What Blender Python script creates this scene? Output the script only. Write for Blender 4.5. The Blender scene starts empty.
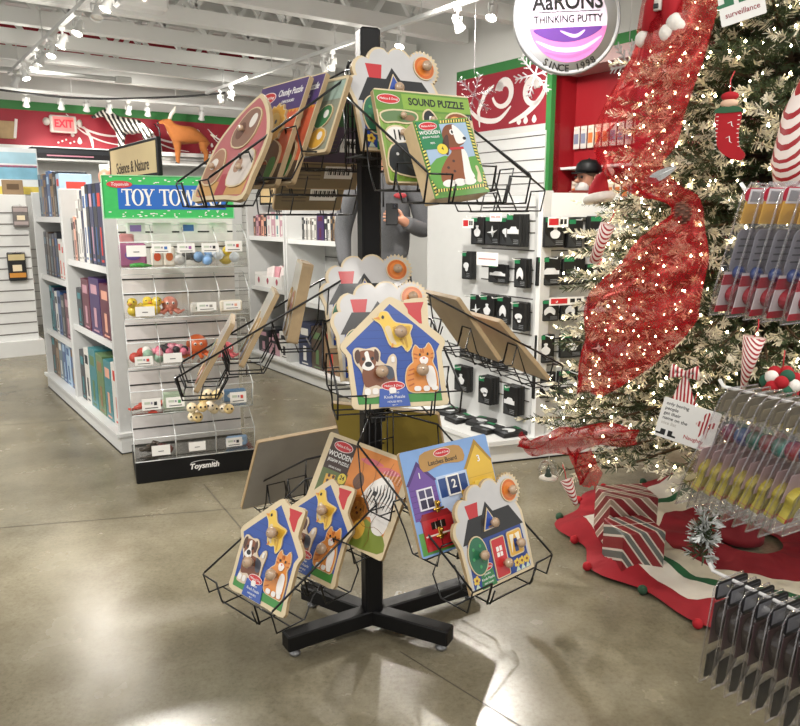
import bpy, math, random
import numpy as np
from math import sin, cos, pi, radians, sqrt, atan2, tan
from mathutils import Vector, Matrix
random.seed(7)
S = bpy.context.scene
COL = S.collection
A2 = Vector((-.581, .814, 0)).normalized()      # store axis running away to the left
B2 = Vector((.814, .581, 0)).normalized()       # store axis running away to the right
V = Vector
# ---------------------------------------------------------------- materials
MATS = {}
def lin(c):
    return c / 12.92 if c <= .04045 else ((c + .055) / 1.055) ** 2.4
def rgb(h):
    h = h.lstrip('#')
    return tuple(lin(int(h[i:i + 2], 16) / 255) for i in (0, 2, 4))
def nodes(name):
    m = bpy.data.materials.new(name); m.use_nodes = True
    nt = m.node_tree; b = nt.nodes['Principled BSDF']
    return m, nt, b
def C(h, rough=.5, metal=0., coat=0., var=.10, scale=18., emit=0., spec=.5):
    k = (h, rough, metal, coat, var, scale, emit, spec)
    if k in MATS: return MATS[k]
    m, nt, b = nodes('paint_' + h.lstrip('#'))
    c = rgb(h)
    n = nt.nodes.new('ShaderNodeTexNoise'); n.inputs['Scale'].default_value = scale; n.inputs['Detail'].default_value = 3
    tc = nt.nodes.new('ShaderNodeTexCoord'); nt.links.new(tc.outputs['Object'], n.inputs['Vector'])
    r = nt.nodes.new('ShaderNodeMapRange'); r.inputs['To Min'].default_value = 1 - var; r.inputs['To Max'].default_value = 1 + var
    nt.links.new(n.outputs['Fac'], r.inputs['Value'])
    mx = nt.nodes.new('ShaderNodeVectorMath'); mx.operation = 'SCALE'; mx.inputs[0].default_value = c
    nt.links.new(r.outputs['Result'], mx.inputs['Scale'])
    nt.links.new(mx.outputs['Vector'], b.inputs['Base Color'])
    b.inputs['Roughness'].default_value = rough; b.inputs['Metallic'].default_value = metal
    b.inputs['Coat Weight'].default_value = coat; b.inputs['Coat Roughness'].default_value = .12
    b.inputs['Specular IOR Level'].default_value = spec
    if emit:
        b.inputs['Emission Color'].default_value = (*c, 1); b.inputs['Emission Strength'].default_value = emit
    MATS[k] = m
    return m
def W(h): return C(h, .35, coat=.6)              # shrink-wrapped print
def ramp(nt, stops, fac):
    r = nt.nodes.new('ShaderNodeValToRGB'); e = r.color_ramp.elements
    while len(e) < len(stops): e.new(.5)
    for x, (p, c) in zip(e, stops):
        x.position = p; x.color = (*c, 1)
    nt.links.new(fac, r.inputs['Fac']); return r
def clear(name, tint='#ffffff', facing=.35, base=.06, rough=.06):
    m, nt, b = nodes(name); nt.nodes.remove(b)
    o = nt.nodes['Material Output']
    t = nt.nodes.new('ShaderNodeBsdfTransparent'); t.inputs[0].default_value = (*rgb(tint), 1)
    g = nt.nodes.new('ShaderNodeBsdfGlossy'); g.inputs['Roughness'].default_value = rough; g.inputs[0].default_value = (1, 1, 1, 1)
    l = nt.nodes.new('ShaderNodeLayerWeight'); l.inputs['Blend'].default_value = facing
    mr = nt.nodes.new('ShaderNodeMapRange'); mr.inputs['To Min'].default_value = base; mr.inputs['To Max'].default_value = .5
    nt.links.new(l.outputs['Facing'], mr.inputs['Value'])
    x = nt.nodes.new('ShaderNodeMixShader')
    nt.links.new(mr.outputs[0], x.inputs[0]); nt.links.new(t.outputs[0], x.inputs[1]); nt.links.new(g.outputs[0], x.inputs[2])
    nt.links.new(x.outputs[0], o.inputs['Surface'])
    return m
def stripes(name, c1, c2, scale, duty=.5, axis='DIAGONAL', rough=.5, c3=None):
    m, nt, b = nodes(name)
    tc = nt.nodes.new('ShaderNodeTexCoord'); mp = nt.nodes.new('ShaderNodeMapping')
    nt.links.new(tc.outputs['Object'], mp.inputs[0])
    w = nt.nodes.new('ShaderNodeTexWave'); w.wave_type = 'BANDS'; w.bands_direction = axis; w.wave_profile = 'SAW'
    w.inputs['Scale'].default_value = scale; w.inputs['Distortion'].default_value = 0
    nt.links.new(mp.outputs[0], w.inputs['Vector'])
    st = [(0, rgb(c1)), (duty, rgb(c2))]
    if c3: st = [(0, rgb(c1)), (.5, rgb(c3)), (.6, rgb(c2)), (.9, rgb(c3))]
    r = ramp(nt, st, w.outputs['Fac']); r.color_ramp.interpolation = 'CONSTANT'
    nt.links.new(r.outputs[0], b.inputs['Base Color']); b.inputs['Roughness'].default_value = rough
    return m, w, mp
def glow(name, col, strength):
    m, nt, b = nodes(name)
    b.inputs['Base Color'].default_value = (*col, 1)
    b.inputs['Emission Color'].default_value = (*col, 1); b.inputs['Emission Strength'].default_value = strength
    return m
WHITE = C('#d9dad8', .45, var=.03); WHITE2 = C('#c9cac8', .5, var=.04); BLACK = C('#08080a', .5, var=.05, spec=.35)
WIRE = C('#0a0a0b', .3, var=.03); WOOD = C('#d9bf94', .5, coat=.5, var=.12, scale=40); WOODE = C('#a8906c', .55, var=.15, scale=60)
CREAM = C('#d8c6a2', .45, coat=.5, var=.08); PAPER = C('#e9e8e4', .55, var=.02); RED = W('#c0272d'); OVAL = W('#c4272c')
SKIN = C('#c08a70', .5, var=.06)
# ---------------------------------------------------------------- mesh builder
class MB:
    def __init__(s): s.v = []; s.f = []; s.m = []; s.sm = []; s.mats = []; s.T = Matrix.Identity(4)
    def mi(s, m):
        if m not in s.mats: s.mats.append(m)
        return s.mats.index(m)
    def add(s, vs, fs, m, smooth=False):
        b = len(s.v); T = s.T; i = s.mi(m)
        s.v += [tuple(T @ V(p)) for p in vs]
        for f in fs:
            s.f.append([b + k for k in f]); s.m.append(i); s.sm.append(smooth)
        return s
    def box(s, c, d, m, rot=None):
        x, y, z = d[0] / 2, d[1] / 2, d[2] / 2
        vs = [V((a * x, b_ * y, e * z)) for a in (-1, 1) for b_ in (-1, 1) for e in (-1, 1)]
        R = rot if rot is not None else Matrix.Identity(3)
        vs = [R @ p + V(c) for p in vs]
        return s.add(vs, [(0, 1, 3, 2), (4, 6, 7, 5), (0, 4, 5, 1), (2, 3, 7, 6), (0, 2, 6, 4), (1, 5, 7, 3)], m)
    def rbox(s, c, d, m, r=.01, smooth=False):         # box with chamfered vertical + horizontal edges
        x, y, z = d[0] / 2, d[1] / 2, d[2] / 2; r = min(r, x * .9, y * .9, z * .9)
        rings = []
        for zz, k in ((-z, r), (-z + r, 0), (z - r, 0), (z, r)):
            a, b_ = x - k, y - k; q = r if k == 0 else r * .3
            rings.append([(-a + q, -b_, zz), (a - q, -b_, zz), (a, -b_ + q, zz), (a, b_ - q, zz), (a - q, b_, zz), (-a + q, b_, zz), (-a, b_ - q, zz), (-a, -b_ + q, zz)])
        vs = [V(p) + V(c) for R in rings for p in R]; fs = []
        for k in range(3):
            for i in range(8):
                j = (i + 1) % 8; fs.append((k * 8 + i, k * 8 + j, k * 8 + 8 + j, k * 8 + 8 + i))
        fs += [tuple(range(7, -1, -1)), tuple(range(24, 32))]
        return s.add(vs, fs, m, smooth)
    def tube(s, pts, r, m, n=6, closed=False, smooth=True, radii=None):
        pts = [V(p) for p in pts]; N = len(pts); vs = []; fs = []
        up = None
        for i, p in enumerate(pts):
            a = pts[i - 1] if (i or closed) else p; b = pts[(i + 1) % N] if (i < N - 1 or closed) else p
            d1 = (p - a); d2 = (b - p); t = (d1.normalized() + d2.normalized())
            if t.length < 1e-6: t = d2 if d2.length > 0 else V((0, 0, 1))
            t.normalize()
            if up is None:
                up = V((0, 0, 1)) if abs(t.z) < .9 else V((1, 0, 0))
            x = t.cross(up)
            if x.length < 1e-4: x = t.orthogonal()
            x.normalize(); y = x.cross(t).normalized(); up = y
            k = 1.
            if d1.length > 0 and d2.length > 0:
                ca = max(.35, cos(d1.angle(d2) / 2)); k = min(1.5, 1 / ca)
            rr = (radii[i] if radii else r) 
            for q in range(n):
                w = 2 * pi * (q + .5) / n; vs.append(p + (x * cos(w) + y * sin(w)) * rr * (k if n > 3 else 1))
        for i in range(N if closed else N - 1):
            j = (i + 1) % N
            for q in range(n):
                q2 = (q + 1) % n; fs.append((i * n + q, i * n + q2, j * n + q2, j * n + q))
        if not closed: fs += [tuple(range(n - 1, -1, -1)), tuple(range((N - 1) * n, N * n))]
        return s.add(vs, fs, m, smooth)
    def lathe(s, prof, m, n=20, c=(0, 0, 0), R=None, smooth=True):
        vs = []; fs = []; R = R or Matrix.Identity(3)
        for r, z in prof:
            for q in range(n):
                w = 2 * pi * q / n; vs.append(R @ V((r * cos(w), r * sin(w), z)) + V(c))
        for i in range(len(prof) - 1):
            for q in range(n):
                q2 = (q + 1) % n; fs.append((i * n + q, i * n + q2, (i + 1) * n + q2, (i + 1) * n + q))
        fs += [tuple(range(n - 1, -1, -1)), tuple(range((len(prof) - 1) * n, len(prof) * n))]
        return s.add(vs, fs, m, smooth)
    def ball(s, c, r, m, n=12, k=8, sc=(1, 1, 1)):
        prof = [(max(1e-4, sin(pi * i / k)) , -cos(pi * i / k)) for i in range(k + 1)]
        vs = []; fs = []
        for a, z in prof:
            for q in range(n):
                w = 2 * pi * q / n; vs.append((c[0] + r * sc[0] * a * cos(w), c[1] + r * sc[1] * a * sin(w), c[2] + r * sc[2] * z))
        for i in range(k):
            for q in range(n):
                q2 = (q + 1) % n; fs.append((i * n + q, i * n + q2, (i + 1) * n + q2, (i + 1) * n + q))
        return s.add(vs, fs, m, True)
    def prism(s, poly, z0, z1, m, side=None, back=False):   # polygon in xy, extruded z0..z1
        n = len(poly); ar = sum(poly[i][0] * poly[(i + 1) % n][1] - poly[(i + 1) % n][0] * poly[i][1] for i in range(n))
        if ar < 0: poly = poly[::-1]
        vs = [(p[0], p[1], z1) for p in poly]; s.add(vs, [tuple(range(n))], m)
        vs = [(p[0], p[1], z0) for p in poly] + vs
        fs = [(i, (i + 1) % n, n + (i + 1) % n, n + i) for i in range(n)]
        s.add(vs, fs, side or m)
        s.add(vs[:n], [tuple(range(n - 1, -1, -1))], side or m)
        return s
    def strip(s, pts, w, z, m, taper=True):              # flat brush stroke in xy at height z
        N = len(pts); L = []; R_ = []
        for i, p in enumerate(pts):
            a = pts[max(0, i - 1)]; b = pts[min(N - 1, i + 1)]; dx, dy = b[0] - a[0], b[1] - a[1]; d = sqrt(dx * dx + dy * dy) or 1
            t = i / (N - 1); ww = (w(t) if callable(w) else w * (sin(pi * min(1, max(0, .04 + .92 * t))) ** .7 if taper else 1)) / 2
            L.append((p[0] - dy / d * ww, p[1] + dx / d * ww, z)); R_.append((p[0] + dy / d * ww, p[1] - dx / d * ww, z))
        vs = L + R_
        return s.add(vs, [(i, N + i, N + i + 1, i + 1) for i in range(N - 1)], m)
    def text(s, txt, size, m, T=None, align='CENTER', ext=.0006, bold=0., sx=1., shear=0.):
        cu = bpy.data.curves.new('t', 'FONT'); cu.body = txt; cu.size = size; cu.align_x = align; cu.align_y = 'CENTER'
        cu.extrude = ext; cu.offset = bold * size; cu.shear = shear; cu.resolution_u = 3
        o = bpy.data.objects.new('t', cu); COL.objects.link(o)
        me = bpy.data.meshes.new_from_object(o.evaluated_get(bpy.context.evaluated_depsgraph_get()))
        bpy.data.objects.remove(o); bpy.data.curves.remove(cu)
        T = T or Matrix.Identity(4)
        vs = [T @ V((v.co.x * sx, v.co.y, v.co.z)) for v in me.vertices]; fs = [tuple(p.vertices) for p in me.polygons]
        s.add(vs, fs, m); bpy.data.meshes.remove(me)
        return s
    def mesh(s, name):
        me = bpy.data.meshes.new(name); me.from_pydata(s.v, [], s.f)
        for m in s.mats: me.materials.append(m)
        me.polygons.foreach_set('material_index', s.m); me.polygons.foreach_set('use_smooth', s.sm); me.update()
        return me
def tr(x=0, y=0, z=0): return Matrix.Translation((x, y, z))
def rz(a): return Matrix.Rotation(a, 4, 'Z')
def rx(a): return Matrix.Rotation(a, 4, 'X')
def ry(a): return Matrix.Rotation(a, 4, 'Y')
def obj(name, mb, parent=None, mat=None):
    me = mb.mesh(name) if isinstance(mb, MB) else mb
    o = bpy.data.objects.new(name, me); COL.objects.link(o)
    if parent is not None: o.parent = parent
    if mat is not None: o.matrix_basis = mat
    return o
def tag(o, label=None, cat=None, group=None, kind=None):
    if label: o['label'] = label
    if cat: o['category'] = cat
    if group: o['group'] = group
    if kind: o['kind'] = kind
    return o
def thing(name, label, cat, mat=None, group=None):
    o = bpy.data.objects.new(name, None); COL.objects.link(o); o.empty_display_size = .05
    if mat is not None: o.matrix_world = mat
    return tag(o, label, cat, group)
def struct(name, mb, mat=None, parent=None):
    o = obj(name, mb, parent, mat)
    if parent is None: o['kind'] = 'structure'
    return o
def copy_thing(o, mat, label=None, group=None):
    c = o.copy(); COL.objects.link(c); c.matrix_world = mat
    if label: c['label'] = label
    if group: c['group'] = group
    for ch in o.children:
        d = ch.copy(); COL.objects.link(d); d.parent = c
        for g in ch.children:
            e = g.copy(); COL.objects.link(e); e.parent = d
    return c
def frame(org, xdir, z=None):                           # matrix with local x along xdir (horizontal), local z up
    x = V((xdir[0], xdir[1], 0)).normalized(); y = V((-x.y, x.x, 0))
    M = Matrix((x, y, V((0, 0, 1)))).transposed().to_4x4(); M.translation = V((org[0], org[1], org[2] if len(org) > 2 else 0))
    return M
def wallframe(org, xdir):                               # local x along xdir, local y = up, local z = out of the face
    x = V((xdir[0], xdir[1], 0)).normalized(); y = V((0, 0, 1)); z = x.cross(y)
    M = Matrix((x, y, z)).transposed().to_4x4(); M.translation = V(org)
    return M
def cat_rom(ctrl, n=6, closed=True):
    P = [V((*p, 0)) if len(p) == 2 else V(p) for p in ctrl]; N = len(P); out = []
    for i in range(N if closed else N - 1):
        p0, p1, p2, p3 = (P[(i - 1) % N], P[i], P[(i + 1) % N], P[(i + 2) % N]) if closed else (P[max(0, i - 1)], P[i], P[i + 1], P[min(N - 1, i + 2)])
        for k in range(n):
            t = k / n
            q = .5 * ((2 * p1) + (p2 - p0) * t + (2 * p0 - 5 * p1 + 4 * p2 - p3) * t * t + (3 * p1 - p0 - 3 * p2 + p3) * t ** 3)
            out.append(tuple(q))
    if not closed: out.append(tuple(P[-1]))
    return out
def cr2(ctrl, n=5, closed=True): return [(p[0], p[1]) for p in cat_rom(ctrl, n, closed)]
def ell(cx, cy, a, b, n=20, rot=0):
    return [(cx + a * cos(t) * cos(rot) - b * sin(t) * sin(rot), cy + a * cos(t) * sin(rot) + b * sin(t) * cos(rot)) for t in (2 * pi * i / n for i in range(n))]
def rect(x0, y0, x1, y1): return [(x0, y0), (x1, y0), (x1, y1), (x0, y1)]
def rrect(x0, y0, x1, y1, r, k=4):
    out = []
    for cx, cy, a in ((x1 - r, y0 + r, -pi / 2), (x1 - r, y1 - r, 0), (x0 + r, y1 - r, pi / 2), (x0 + r, y0 + r, pi)):
        out += [(cx + r * cos(a + pi / 2 * i / k), cy + r * sin(a + pi / 2 * i / k)) for i in range(k + 1)]
    return out
def grow(poly, d):                                      # offset a closed polygon outward by d
    n = len(poly); ar = sum(poly[i][0] * poly[(i + 1) % n][1] - poly[(i + 1) % n][0] * poly[i][1] for i in range(n)); s = 1 if ar > 0 else -1
    out = []
    for i in range(n):
        a, b, c = V(poly[i - 1]), V(poly[i]), V(poly[(i + 1) % n])
        e1 = (b - a); e2 = (c - b)
        if e1.length < 1e-7 or e2.length < 1e-7: out.append(tuple(b)); continue
        e1.normalize(); e2.normalize(); n1 = V((e1.y, -e1.x)); n2 = V((e2.y, -e2.x)); q = n1 + n2
        if q.length < 1e-4: q = n1
        q.normalize(); k = min(2., 1 / max(.3, q.dot(n1)))
        out.append((b.x + q.x * d * s * k, b.y + q.y * d * s * k))
    return out
def skin_mesh(name, joints, edges, mats, sub=2):        # one continuous body grown over a joint skeleton
    me = bpy.data.meshes.new(name); me.from_pydata([j[:3] for j in joints], edges, []); o = bpy.data.objects.new(name, me); COL.objects.link(o)
    md = o.modifiers.new('skin', 'SKIN'); md.use_smooth_shade = True
    for i, j in enumerate(joints):
        r = j[3] if isinstance(j[3], tuple) else (j[3], j[3])
        me.skin_vertices[0].data[i].radius = r; me.skin_vertices[0].data[i].use_root = (i == 0)
    sb = o.modifiers.new('sub', 'SUBSURF'); sb.levels = sub; sb.render_levels = sub
    m2 = bpy.data.meshes.new_from_object(o.evaluated_get(bpy.context.evaluated_depsgraph_get()))
    bpy.data.objects.remove(o); bpy.data.meshes.remove(me)
    m2.name = name; m2.materials.clear()
    for m in mats: m2.materials.append(m)
    for p in m2.polygons: p.use_smooth = True; p.material_index = 0
    return m2
# ================================================================ camera, setting, lights
H = 1.28
cam = bpy.data.cameras.new('camera'); cam.sensor_width = 36; cam.lens = 36 * 740 / 800; cam.clip_start = .05
co = bpy.data.objects.new('camera', cam); COL.objects.link(co); co.location = (0, 0, H); co.rotation_euler = (radians(90 - 11.31), 0, 0); S.camera = co
SF = frame((0, 0, 0), B2)                                # store frame: x = b (right-away), y = a (left-away)
def st(b, a, z=0, rot=0): return SF @ tr(b, a, z) @ rz(rot)
def R3(m): return m.to_3x3()
# floor -----------------------------------------------------------
def floor_mat():
    m, nt, b = nodes('polished_concrete'); L = nt.links.new
    tc = nt.nodes.new('ShaderNodeTexCoord')
    def noise(sc, det, rough=.6):
        n = nt.nodes.new('ShaderNodeTexNoise'); n.inputs['Scale'].default_value = sc; n.inputs['Detail'].default_value = det; n.inputs['Roughness'].default_value = rough
        L(tc.outputs['Object'], n.inputs['Vector']); return n
    n1 = noise(.9, 6); n2 = noise(70, 5, .8); n3 = noise(4, 5)
    r1 = ramp(nt, [(.3, rgb('#6d6654')), (.5, rgb('#7f7864')), (.68, rgb('#928b77'))], n1.outputs['Fac'])
    r2 = ramp(nt, [(.32, (.66, .64, .6)), (.5, (.92, .92, .92)), (.7, (1.1, 1.09, 1.07))], n2.outputs['Fac'])
    r3 = ramp(nt, [(.35, (.8, .79, .76)), (.6, (1.05, 1.05, 1.05))], n3.outputs['Fac'])
    a = nt.nodes.new('ShaderNodeMix'); a.data_type = 'RGBA'; a.blend_type = 'MULTIPLY'; a.inputs[0].default_value = .8; L(r1.outputs[0], a.inputs[6]); L(r2.outputs[0], a.inputs[7])
    c = nt.nodes.new('ShaderNodeMix'); c.data_type = 'RGBA'; c.blend_type = 'MULTIPLY'; c.inputs[0].default_value = 1; L(a.outputs[2], c.inputs[6]); L(r3.outputs[0], c.inputs[7])
    L(c.outputs[2], b.inputs['Base Color'])
    rr = nt.nodes.new('ShaderNodeMapRange'); rr.inputs['To Min'].default_value = .13; rr.inputs['To Max'].default_value = .36; L(n3.outputs['Fac'], rr.inputs['Value']); L(rr.outputs[0], b.inputs['Roughness'])
    bp = nt.nodes.new('ShaderNodeBump'); bp.inputs['Strength'].default_value = .04; bp.inputs['Distance'].default_value = .01; L(n3.outputs['Fac'], bp.inputs['Height']); L(bp.outputs[0], b.inputs['Normal'])
    b.inputs['Specular IOR Level'].default_value = .45
    return m
fl = MB(); fl.add([(-8, -2, 0), (7, -2, 0), (7, 15, 0), (-8, 15, 0)], [(0, 1, 2, 3)], floor_mat())
JT = C('#4f493d', .7)
def joint(p, q, w=.006):
    p = V((*p, .0006)); q = V((*q, .0006)); d = (q - p).normalized(); n = V((-d.y, d.x, 0)) * w / 2
    fl.add([p + n, p - n, q - n, q + n], [(0, 1, 2, 3)], JT)
joint((-3.2, 2.55), (-.2, 3.22)); joint((-.95, 3.4), (-.5, 2.6)); joint((.0, 2.0), (.42, 1.55), .004); joint((-3.6, 4.1), (-.9, 4.9), .008)
struct('floor', fl)
# walls -----------------------------------------------------------
WRED = C('#97192c', .55, var=.05, scale=4); WRED2 = C('#8f0c18', .5, var=.04, scale=4); WGRN = C('#2f7a3a', .5, var=.04); WWH = C('#cfcfcb', .55, var=.03, scale=5)
SWIRL = C('#efe8e4', .5, var=.02)
def wall(name, M, x0, x1, bands, t=.12):
    mb = MB()
    for z0, z1, m in bands: mb.box(((x0 + x1) / 2, (z0 + z1) / 2, -t / 2), (x1 - x0, z1 - z0, t), m)
    return struct(name, mb, M)
EW = SF @ tr(0, 10.05, 0) @ rx(pi / 2)                    # local x = b, y = up, z = towards the shop
we = wall('wall_back', EW, -1.5, 8.2, [(0, 2.5, WRED), (2.5, 2.6, WGRN), (2.6, 2.95, WWH), (2.95, 3.5, WRED), (3.5, 3.9, WWH)])
def spiral(cx, cy, r0, r1, a0, a1, n=22): return [(cx + (r0 + (r1 - r0) * i / n) * cos(a0 + (a1 - a0) * i / n), cy + (r0 + (r1 - r0) * i / n) * sin(a0 + (a1 - a0) * i / n)) for i in range(n + 1)]
sw = MB()
def flourish(mb, x, y, s, f=1, z=.004):
    def q(p): return [(x + f * a * s, y + b * s) for a, b in p]
    mb.strip(q(cr2([(-1.0, .55), (-.6, .2), (-.1, 0), (.5, -.05), (1.0, .1)], 6, False)), .07 * s, z, SWIRL)
    mb.strip(q(cr2([(-.9, .35), (-.5, 0), (.1, -.25), (.8, -.35)], 6, False)), .05 * s, z, SWIRL)
    mb.strip(q(spiral(1.05, .3, .26, .1, -1.8, 2.9)), .09 * s, z, SWIRL); mb.prism(q(ell(.98, .31, .09, .09, 14)), 0, z, SWIRL)
    mb.strip(q(cr2([(-.5, .2), (-.3, -.15), (-.25, -.5)], 6, False)), .1 * s, z, SWIRL)
    for a, b, r in ((-.85, -.1, .07), (-.65, -.3, .09)):
        mb.prism(q(cr2([(a, b + r * 1.7), (a + r * .8, b), (a, b - r * .8), (a - r * .8, b)], 4)), 0, z, SWIRL)
    for i in range(5): mb.prism(q(ell(-1.3 + .12 * i, -.35 + .05 * (i % 3), .03, .03, 8)), 0, z, SWIRL)
flourish(sw, 2.55, 2.28, .38); flourish(sw, 3.4, 2.24, .36); flourish(sw, 4.3, 2.24, .34)
obj('painted_swirls', sw, we)
# wall shelving under the mural: ledge and slats of the back wall
WB = MB(); WB.box((3, 9.75, 1.0), (6.5, .3, 2.0), WWH)
for i in range(20): WB.box((3, 9.597, .1 + i * .098), (6.5, .006, .006), C('#6f6f6c', .6))
WB.box((3, 9.72, 2.03), (6.6, .42, .045), WHITE)
struct('trim_1', WB, SF)
RW = wallframe(SF @ V((4.66, 0, 0)), -A2)                 # local x = -a, y up, z out (towards -b)
wr = wall('wall_right', RW, -10, -5.62, [(0, 3.9, WWH)])
wr2 = wall('wall_right_mural', RW, -5.62, -4.42, [(0, 2.02, WWH), (2.02, 2.5, WRED), (2.5, 2.58, WGRN), (2.58, 3.9, WWH)])
wn = MB(); wn.box((-4.0, 1.2, -.36), (1.0, 2.4, .12), WRED2); wn.box((-4.45, 1.2, -.2), (.06, 2.4, .32), WRED2); wn.box((-4.0, 3.2, -.1), (.84, 1.38, .2), WWH); wn.box((-4.0, 2.45, -.19), (.84, .1, .42), C('#b79a98', .55)); wn.box((-4.0, 2.54, .001), (.84, .08, .004), WGRN)
struct('wall_right_recess', wn, RW)
wr3 = wall('wall_right_far', RW, -3.58, -.5, [(0, 2.5, WRED), (2.5, 2.58, WGRN), (2.58, 3.9, WWH)])
gt = MB(); gt.box((-4.42, 1.25, .0), (.055, 2.5, .05), WGRN); struct('trim_2', gt, RW)
s2 = MB(); s2.box((-5.02, .98, .02), (1.18, 1.96, .04), WHITE)
for i in range(20): s2.box((-5.02, .1 + i * .096, .041), (1.18, .008, .004), C('#55504e', .6))
struct('trim_3', s2, RW)
s3 = MB()
s3.strip([(-5.28 + .0, 2.06), (-5.3, 2.2), (-5.22, 2.34), (-5.1, 2.4)], .05, .004, SWIRL)
for x, y, r, f, a in ((-4.98, 2.33, .12, 1, .3), (-4.62, 2.3, .11, -1, .3)):
    s3.strip([(x + f * p[0], y + p[1]) for p in spiral(0, 0, r * 1.15, r * .5, -2.9, 2.9)], lambda t: .025 + .07 * t, .004, SWIRL); s3.prism(ell(x + f * -.045, y + .05, .045, .042, 14), 0, .004, SWIRL)
s3.strip(cr2([(-5.5, 2.3), (-5.3, 2.14), (-5.05, 2.1), (-4.88, 2.2)], 6, False), .045, .004, SWIRL); s3.strip(cr2([(-4.9, 2.06), (-4.7, 2.12), (-4.52, 2.24), (-4.46, 2.4)], 6, False), .05, .004, SWIRL)
for x in (-4.78, -4.7, -4.6): s3.prism(cr2([(x, 2.1), (x + .025, 2.06), (x, 2.035), (x - .025, 2.06)], 4), 0, .004, SWIRL)
obj('painted_swirls', s3, wr2)
s4 = MB()
for x, y, r, f in ((-3.42, 2.3, .1, 1), (-3.05, 2.25, .12, 1)): s4.strip([(x + f * p[0], y + p[1]) for p in spiral(0, 0, r, r * .6, -2.4, 2.4)], .07, .004, SWIRL); s4.prism(ell(x - .04, y + .05, .04, .04, 14), 0, .004, SWIRL)
s4.strip(cr2([(-3.3, 2.3), (-3.1, 2.05), (-2.8, 2.0)], 6, False), .05, .004, SWIRL)
obj('painted_swirls', s4, wr3)
# ceiling ---------------------------------------------------------
CW = C('#e2e3e0', .6, var=.05, scale=3); CG = C('#d0d2cf', .6, var=.05, scale=3)
cl = MB(); cl.box((2.0, 6.6, 3.95), (11, 9.5, .06), CG)
for i in range(40): cl.box((2.0, 2.0 + i * .235, 3.9), (11, .09, .05), CG)
ce = struct('ceiling', cl, SF)
jm = MB(); L0, L1 = -3.2, 4.6
jm.box(((L0 + L1) / 2, 0, 2.85), (L1 - L0, .10, .12), CW); jm.box(((L0 + L1) / 2, 0, 3.55), (L1 - L0, .12, .12), CW)
x = L0
while x < L1 - .4:
    for a, b in ((x, x + .4), (x + .8, x + .4)):
        if max(a, b) <= L1: jm.tube([(a, 0, 2.93), (b, 0, 3.5)], .03, CW, 4, smooth=False)
    x += .8
jme = jm.mesh('joist')
for i in range(9): obj('joist', jme, ce, tr(0, 3.1 + i * .78, 0))
pp = MB(); pp.tube([(-2.4, 8.55, 2.66), (2.3, 8.3, 2.66)], .022, CG, 10); pp.rbox((2.38, 8.3, 2.66), (.16, .09, .06), CG, .01); obj('conduit', pp, ce)
cb = MB(); cb.tube(cat_rom([(-1.6, 9.2, 2.7), (.5, 9.15, 2.62), (2.0, 9.1, 2.55), (3.2, 9.1, 2.66), (3.8, 9.0, 2.75)], 6, False), .012, C('#3c3c3c', .6), 6); obj('cable', cb, ce)
sp = MB(); sp.rbox((1.7, 5.4, 2.70), (.34, .16, .12), WHITE, .02); sp.tube([(1.7, 5.32, 2.69), (1.7, 5.31, 2.69)], .014, C('#f3d7c8', .3, emit=1.5), 10); obj('emergency_light', sp, ce)
# track lights ----------------------------------------------------
LAMP = glow('lamp_white', (1, .93, .82), 30); LAMPOFF = C('#d6d4cc', .4)
def track(b0, a0, b1, a1, z, label):
    t = MB(); d = V((b1 - b0, a1 - a0, 0)); n = d.length
    m = st(b0, a0, z, atan2(d.y, d.x)); t.box((n / 2, 0, 0), (n, .035, .03), WHITE)
    for k in range(int(n / 1.2) + 1): t.tube([(.3 + k * 1.2, 0, 0), (.3 + k * 1.2, 0, .3)], .005, WHITE, 6)
    o = obj('lighting_track', t, None, m); return tag(o, label, 'lighting track')
track(1.36, 4.2, 1.36, 8.6, 2.66, 'white ceiling lighting track over the aisle left of the toy tower')
track(3.4, 3.0, 3.4, 8.6, 2.66, 'white ceiling lighting track running above the puzzle rack')
track(.6, 9.35, 4.4, 9.35, 2.62, 'white lighting track along the back wall mural')
def head_parts(lit):
    a = MB(); a.tube([(0, 0, -.0), (0, 0, -.06)], .009, WHITE, 8); a.rbox((0, 0, -.01), (.05, .03, .03), WHITE, .006)
    a.tube([(-.034, 0, -.10), (-.034, 0, -.055), (.034, 0, -.055), (.034, 0, -.10)], .006, WHITE, 6)
    b = MB(); b.lathe([(.018, .07), (.026, .06), (.028, 0), (.045, -.05), (.048, -.06), (.044, -.06), (.04, -.045)], WHITE, 16)
    c = MB(); c.lathe([(.001, -.047), (.041, -.047), (.036, -.056), (.001, -.06)], LAMP if lit else LAMPOFF, 16)
    return a.mesh('bracket'), b.mesh('lamp_can'), c.mesh('bulb')
HP = {k: head_parts(k) for k in (True, False)}
def lamp_head(b, a, z, lit, yaw, tilt, label, group, power=0):
    r = thing('track_light', label, 'spotlight', st(b, a, z), group)
    p = HP[lit]; obj('bracket', p[0], r); T = tr(0, 0, -.1) @ rz(yaw) @ ry(tilt) @ Matrix.Scale(.82, 4)
    c = obj('lamp_can', p[1], r, T); obj('bulb', p[2], c)
    if power:
        l = bpy.data.lights.new('spot', 'SPOT'); l.energy = power; l.color = (1, .93, .83); l.spot_size = radians(95); l.spot_blend = .7; l.shadow_soft_size = .045
        lo = bpy.data.objects.new('spot', l); COL.objects.link(lo); lo.matrix_world = r.matrix_world @ T @ tr(0, 0, -.075)
G1 = 'spotlights on the left track'; G2 = 'spotlights on the track above the rack'; G3 = 'spotlights along the back wall'
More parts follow.
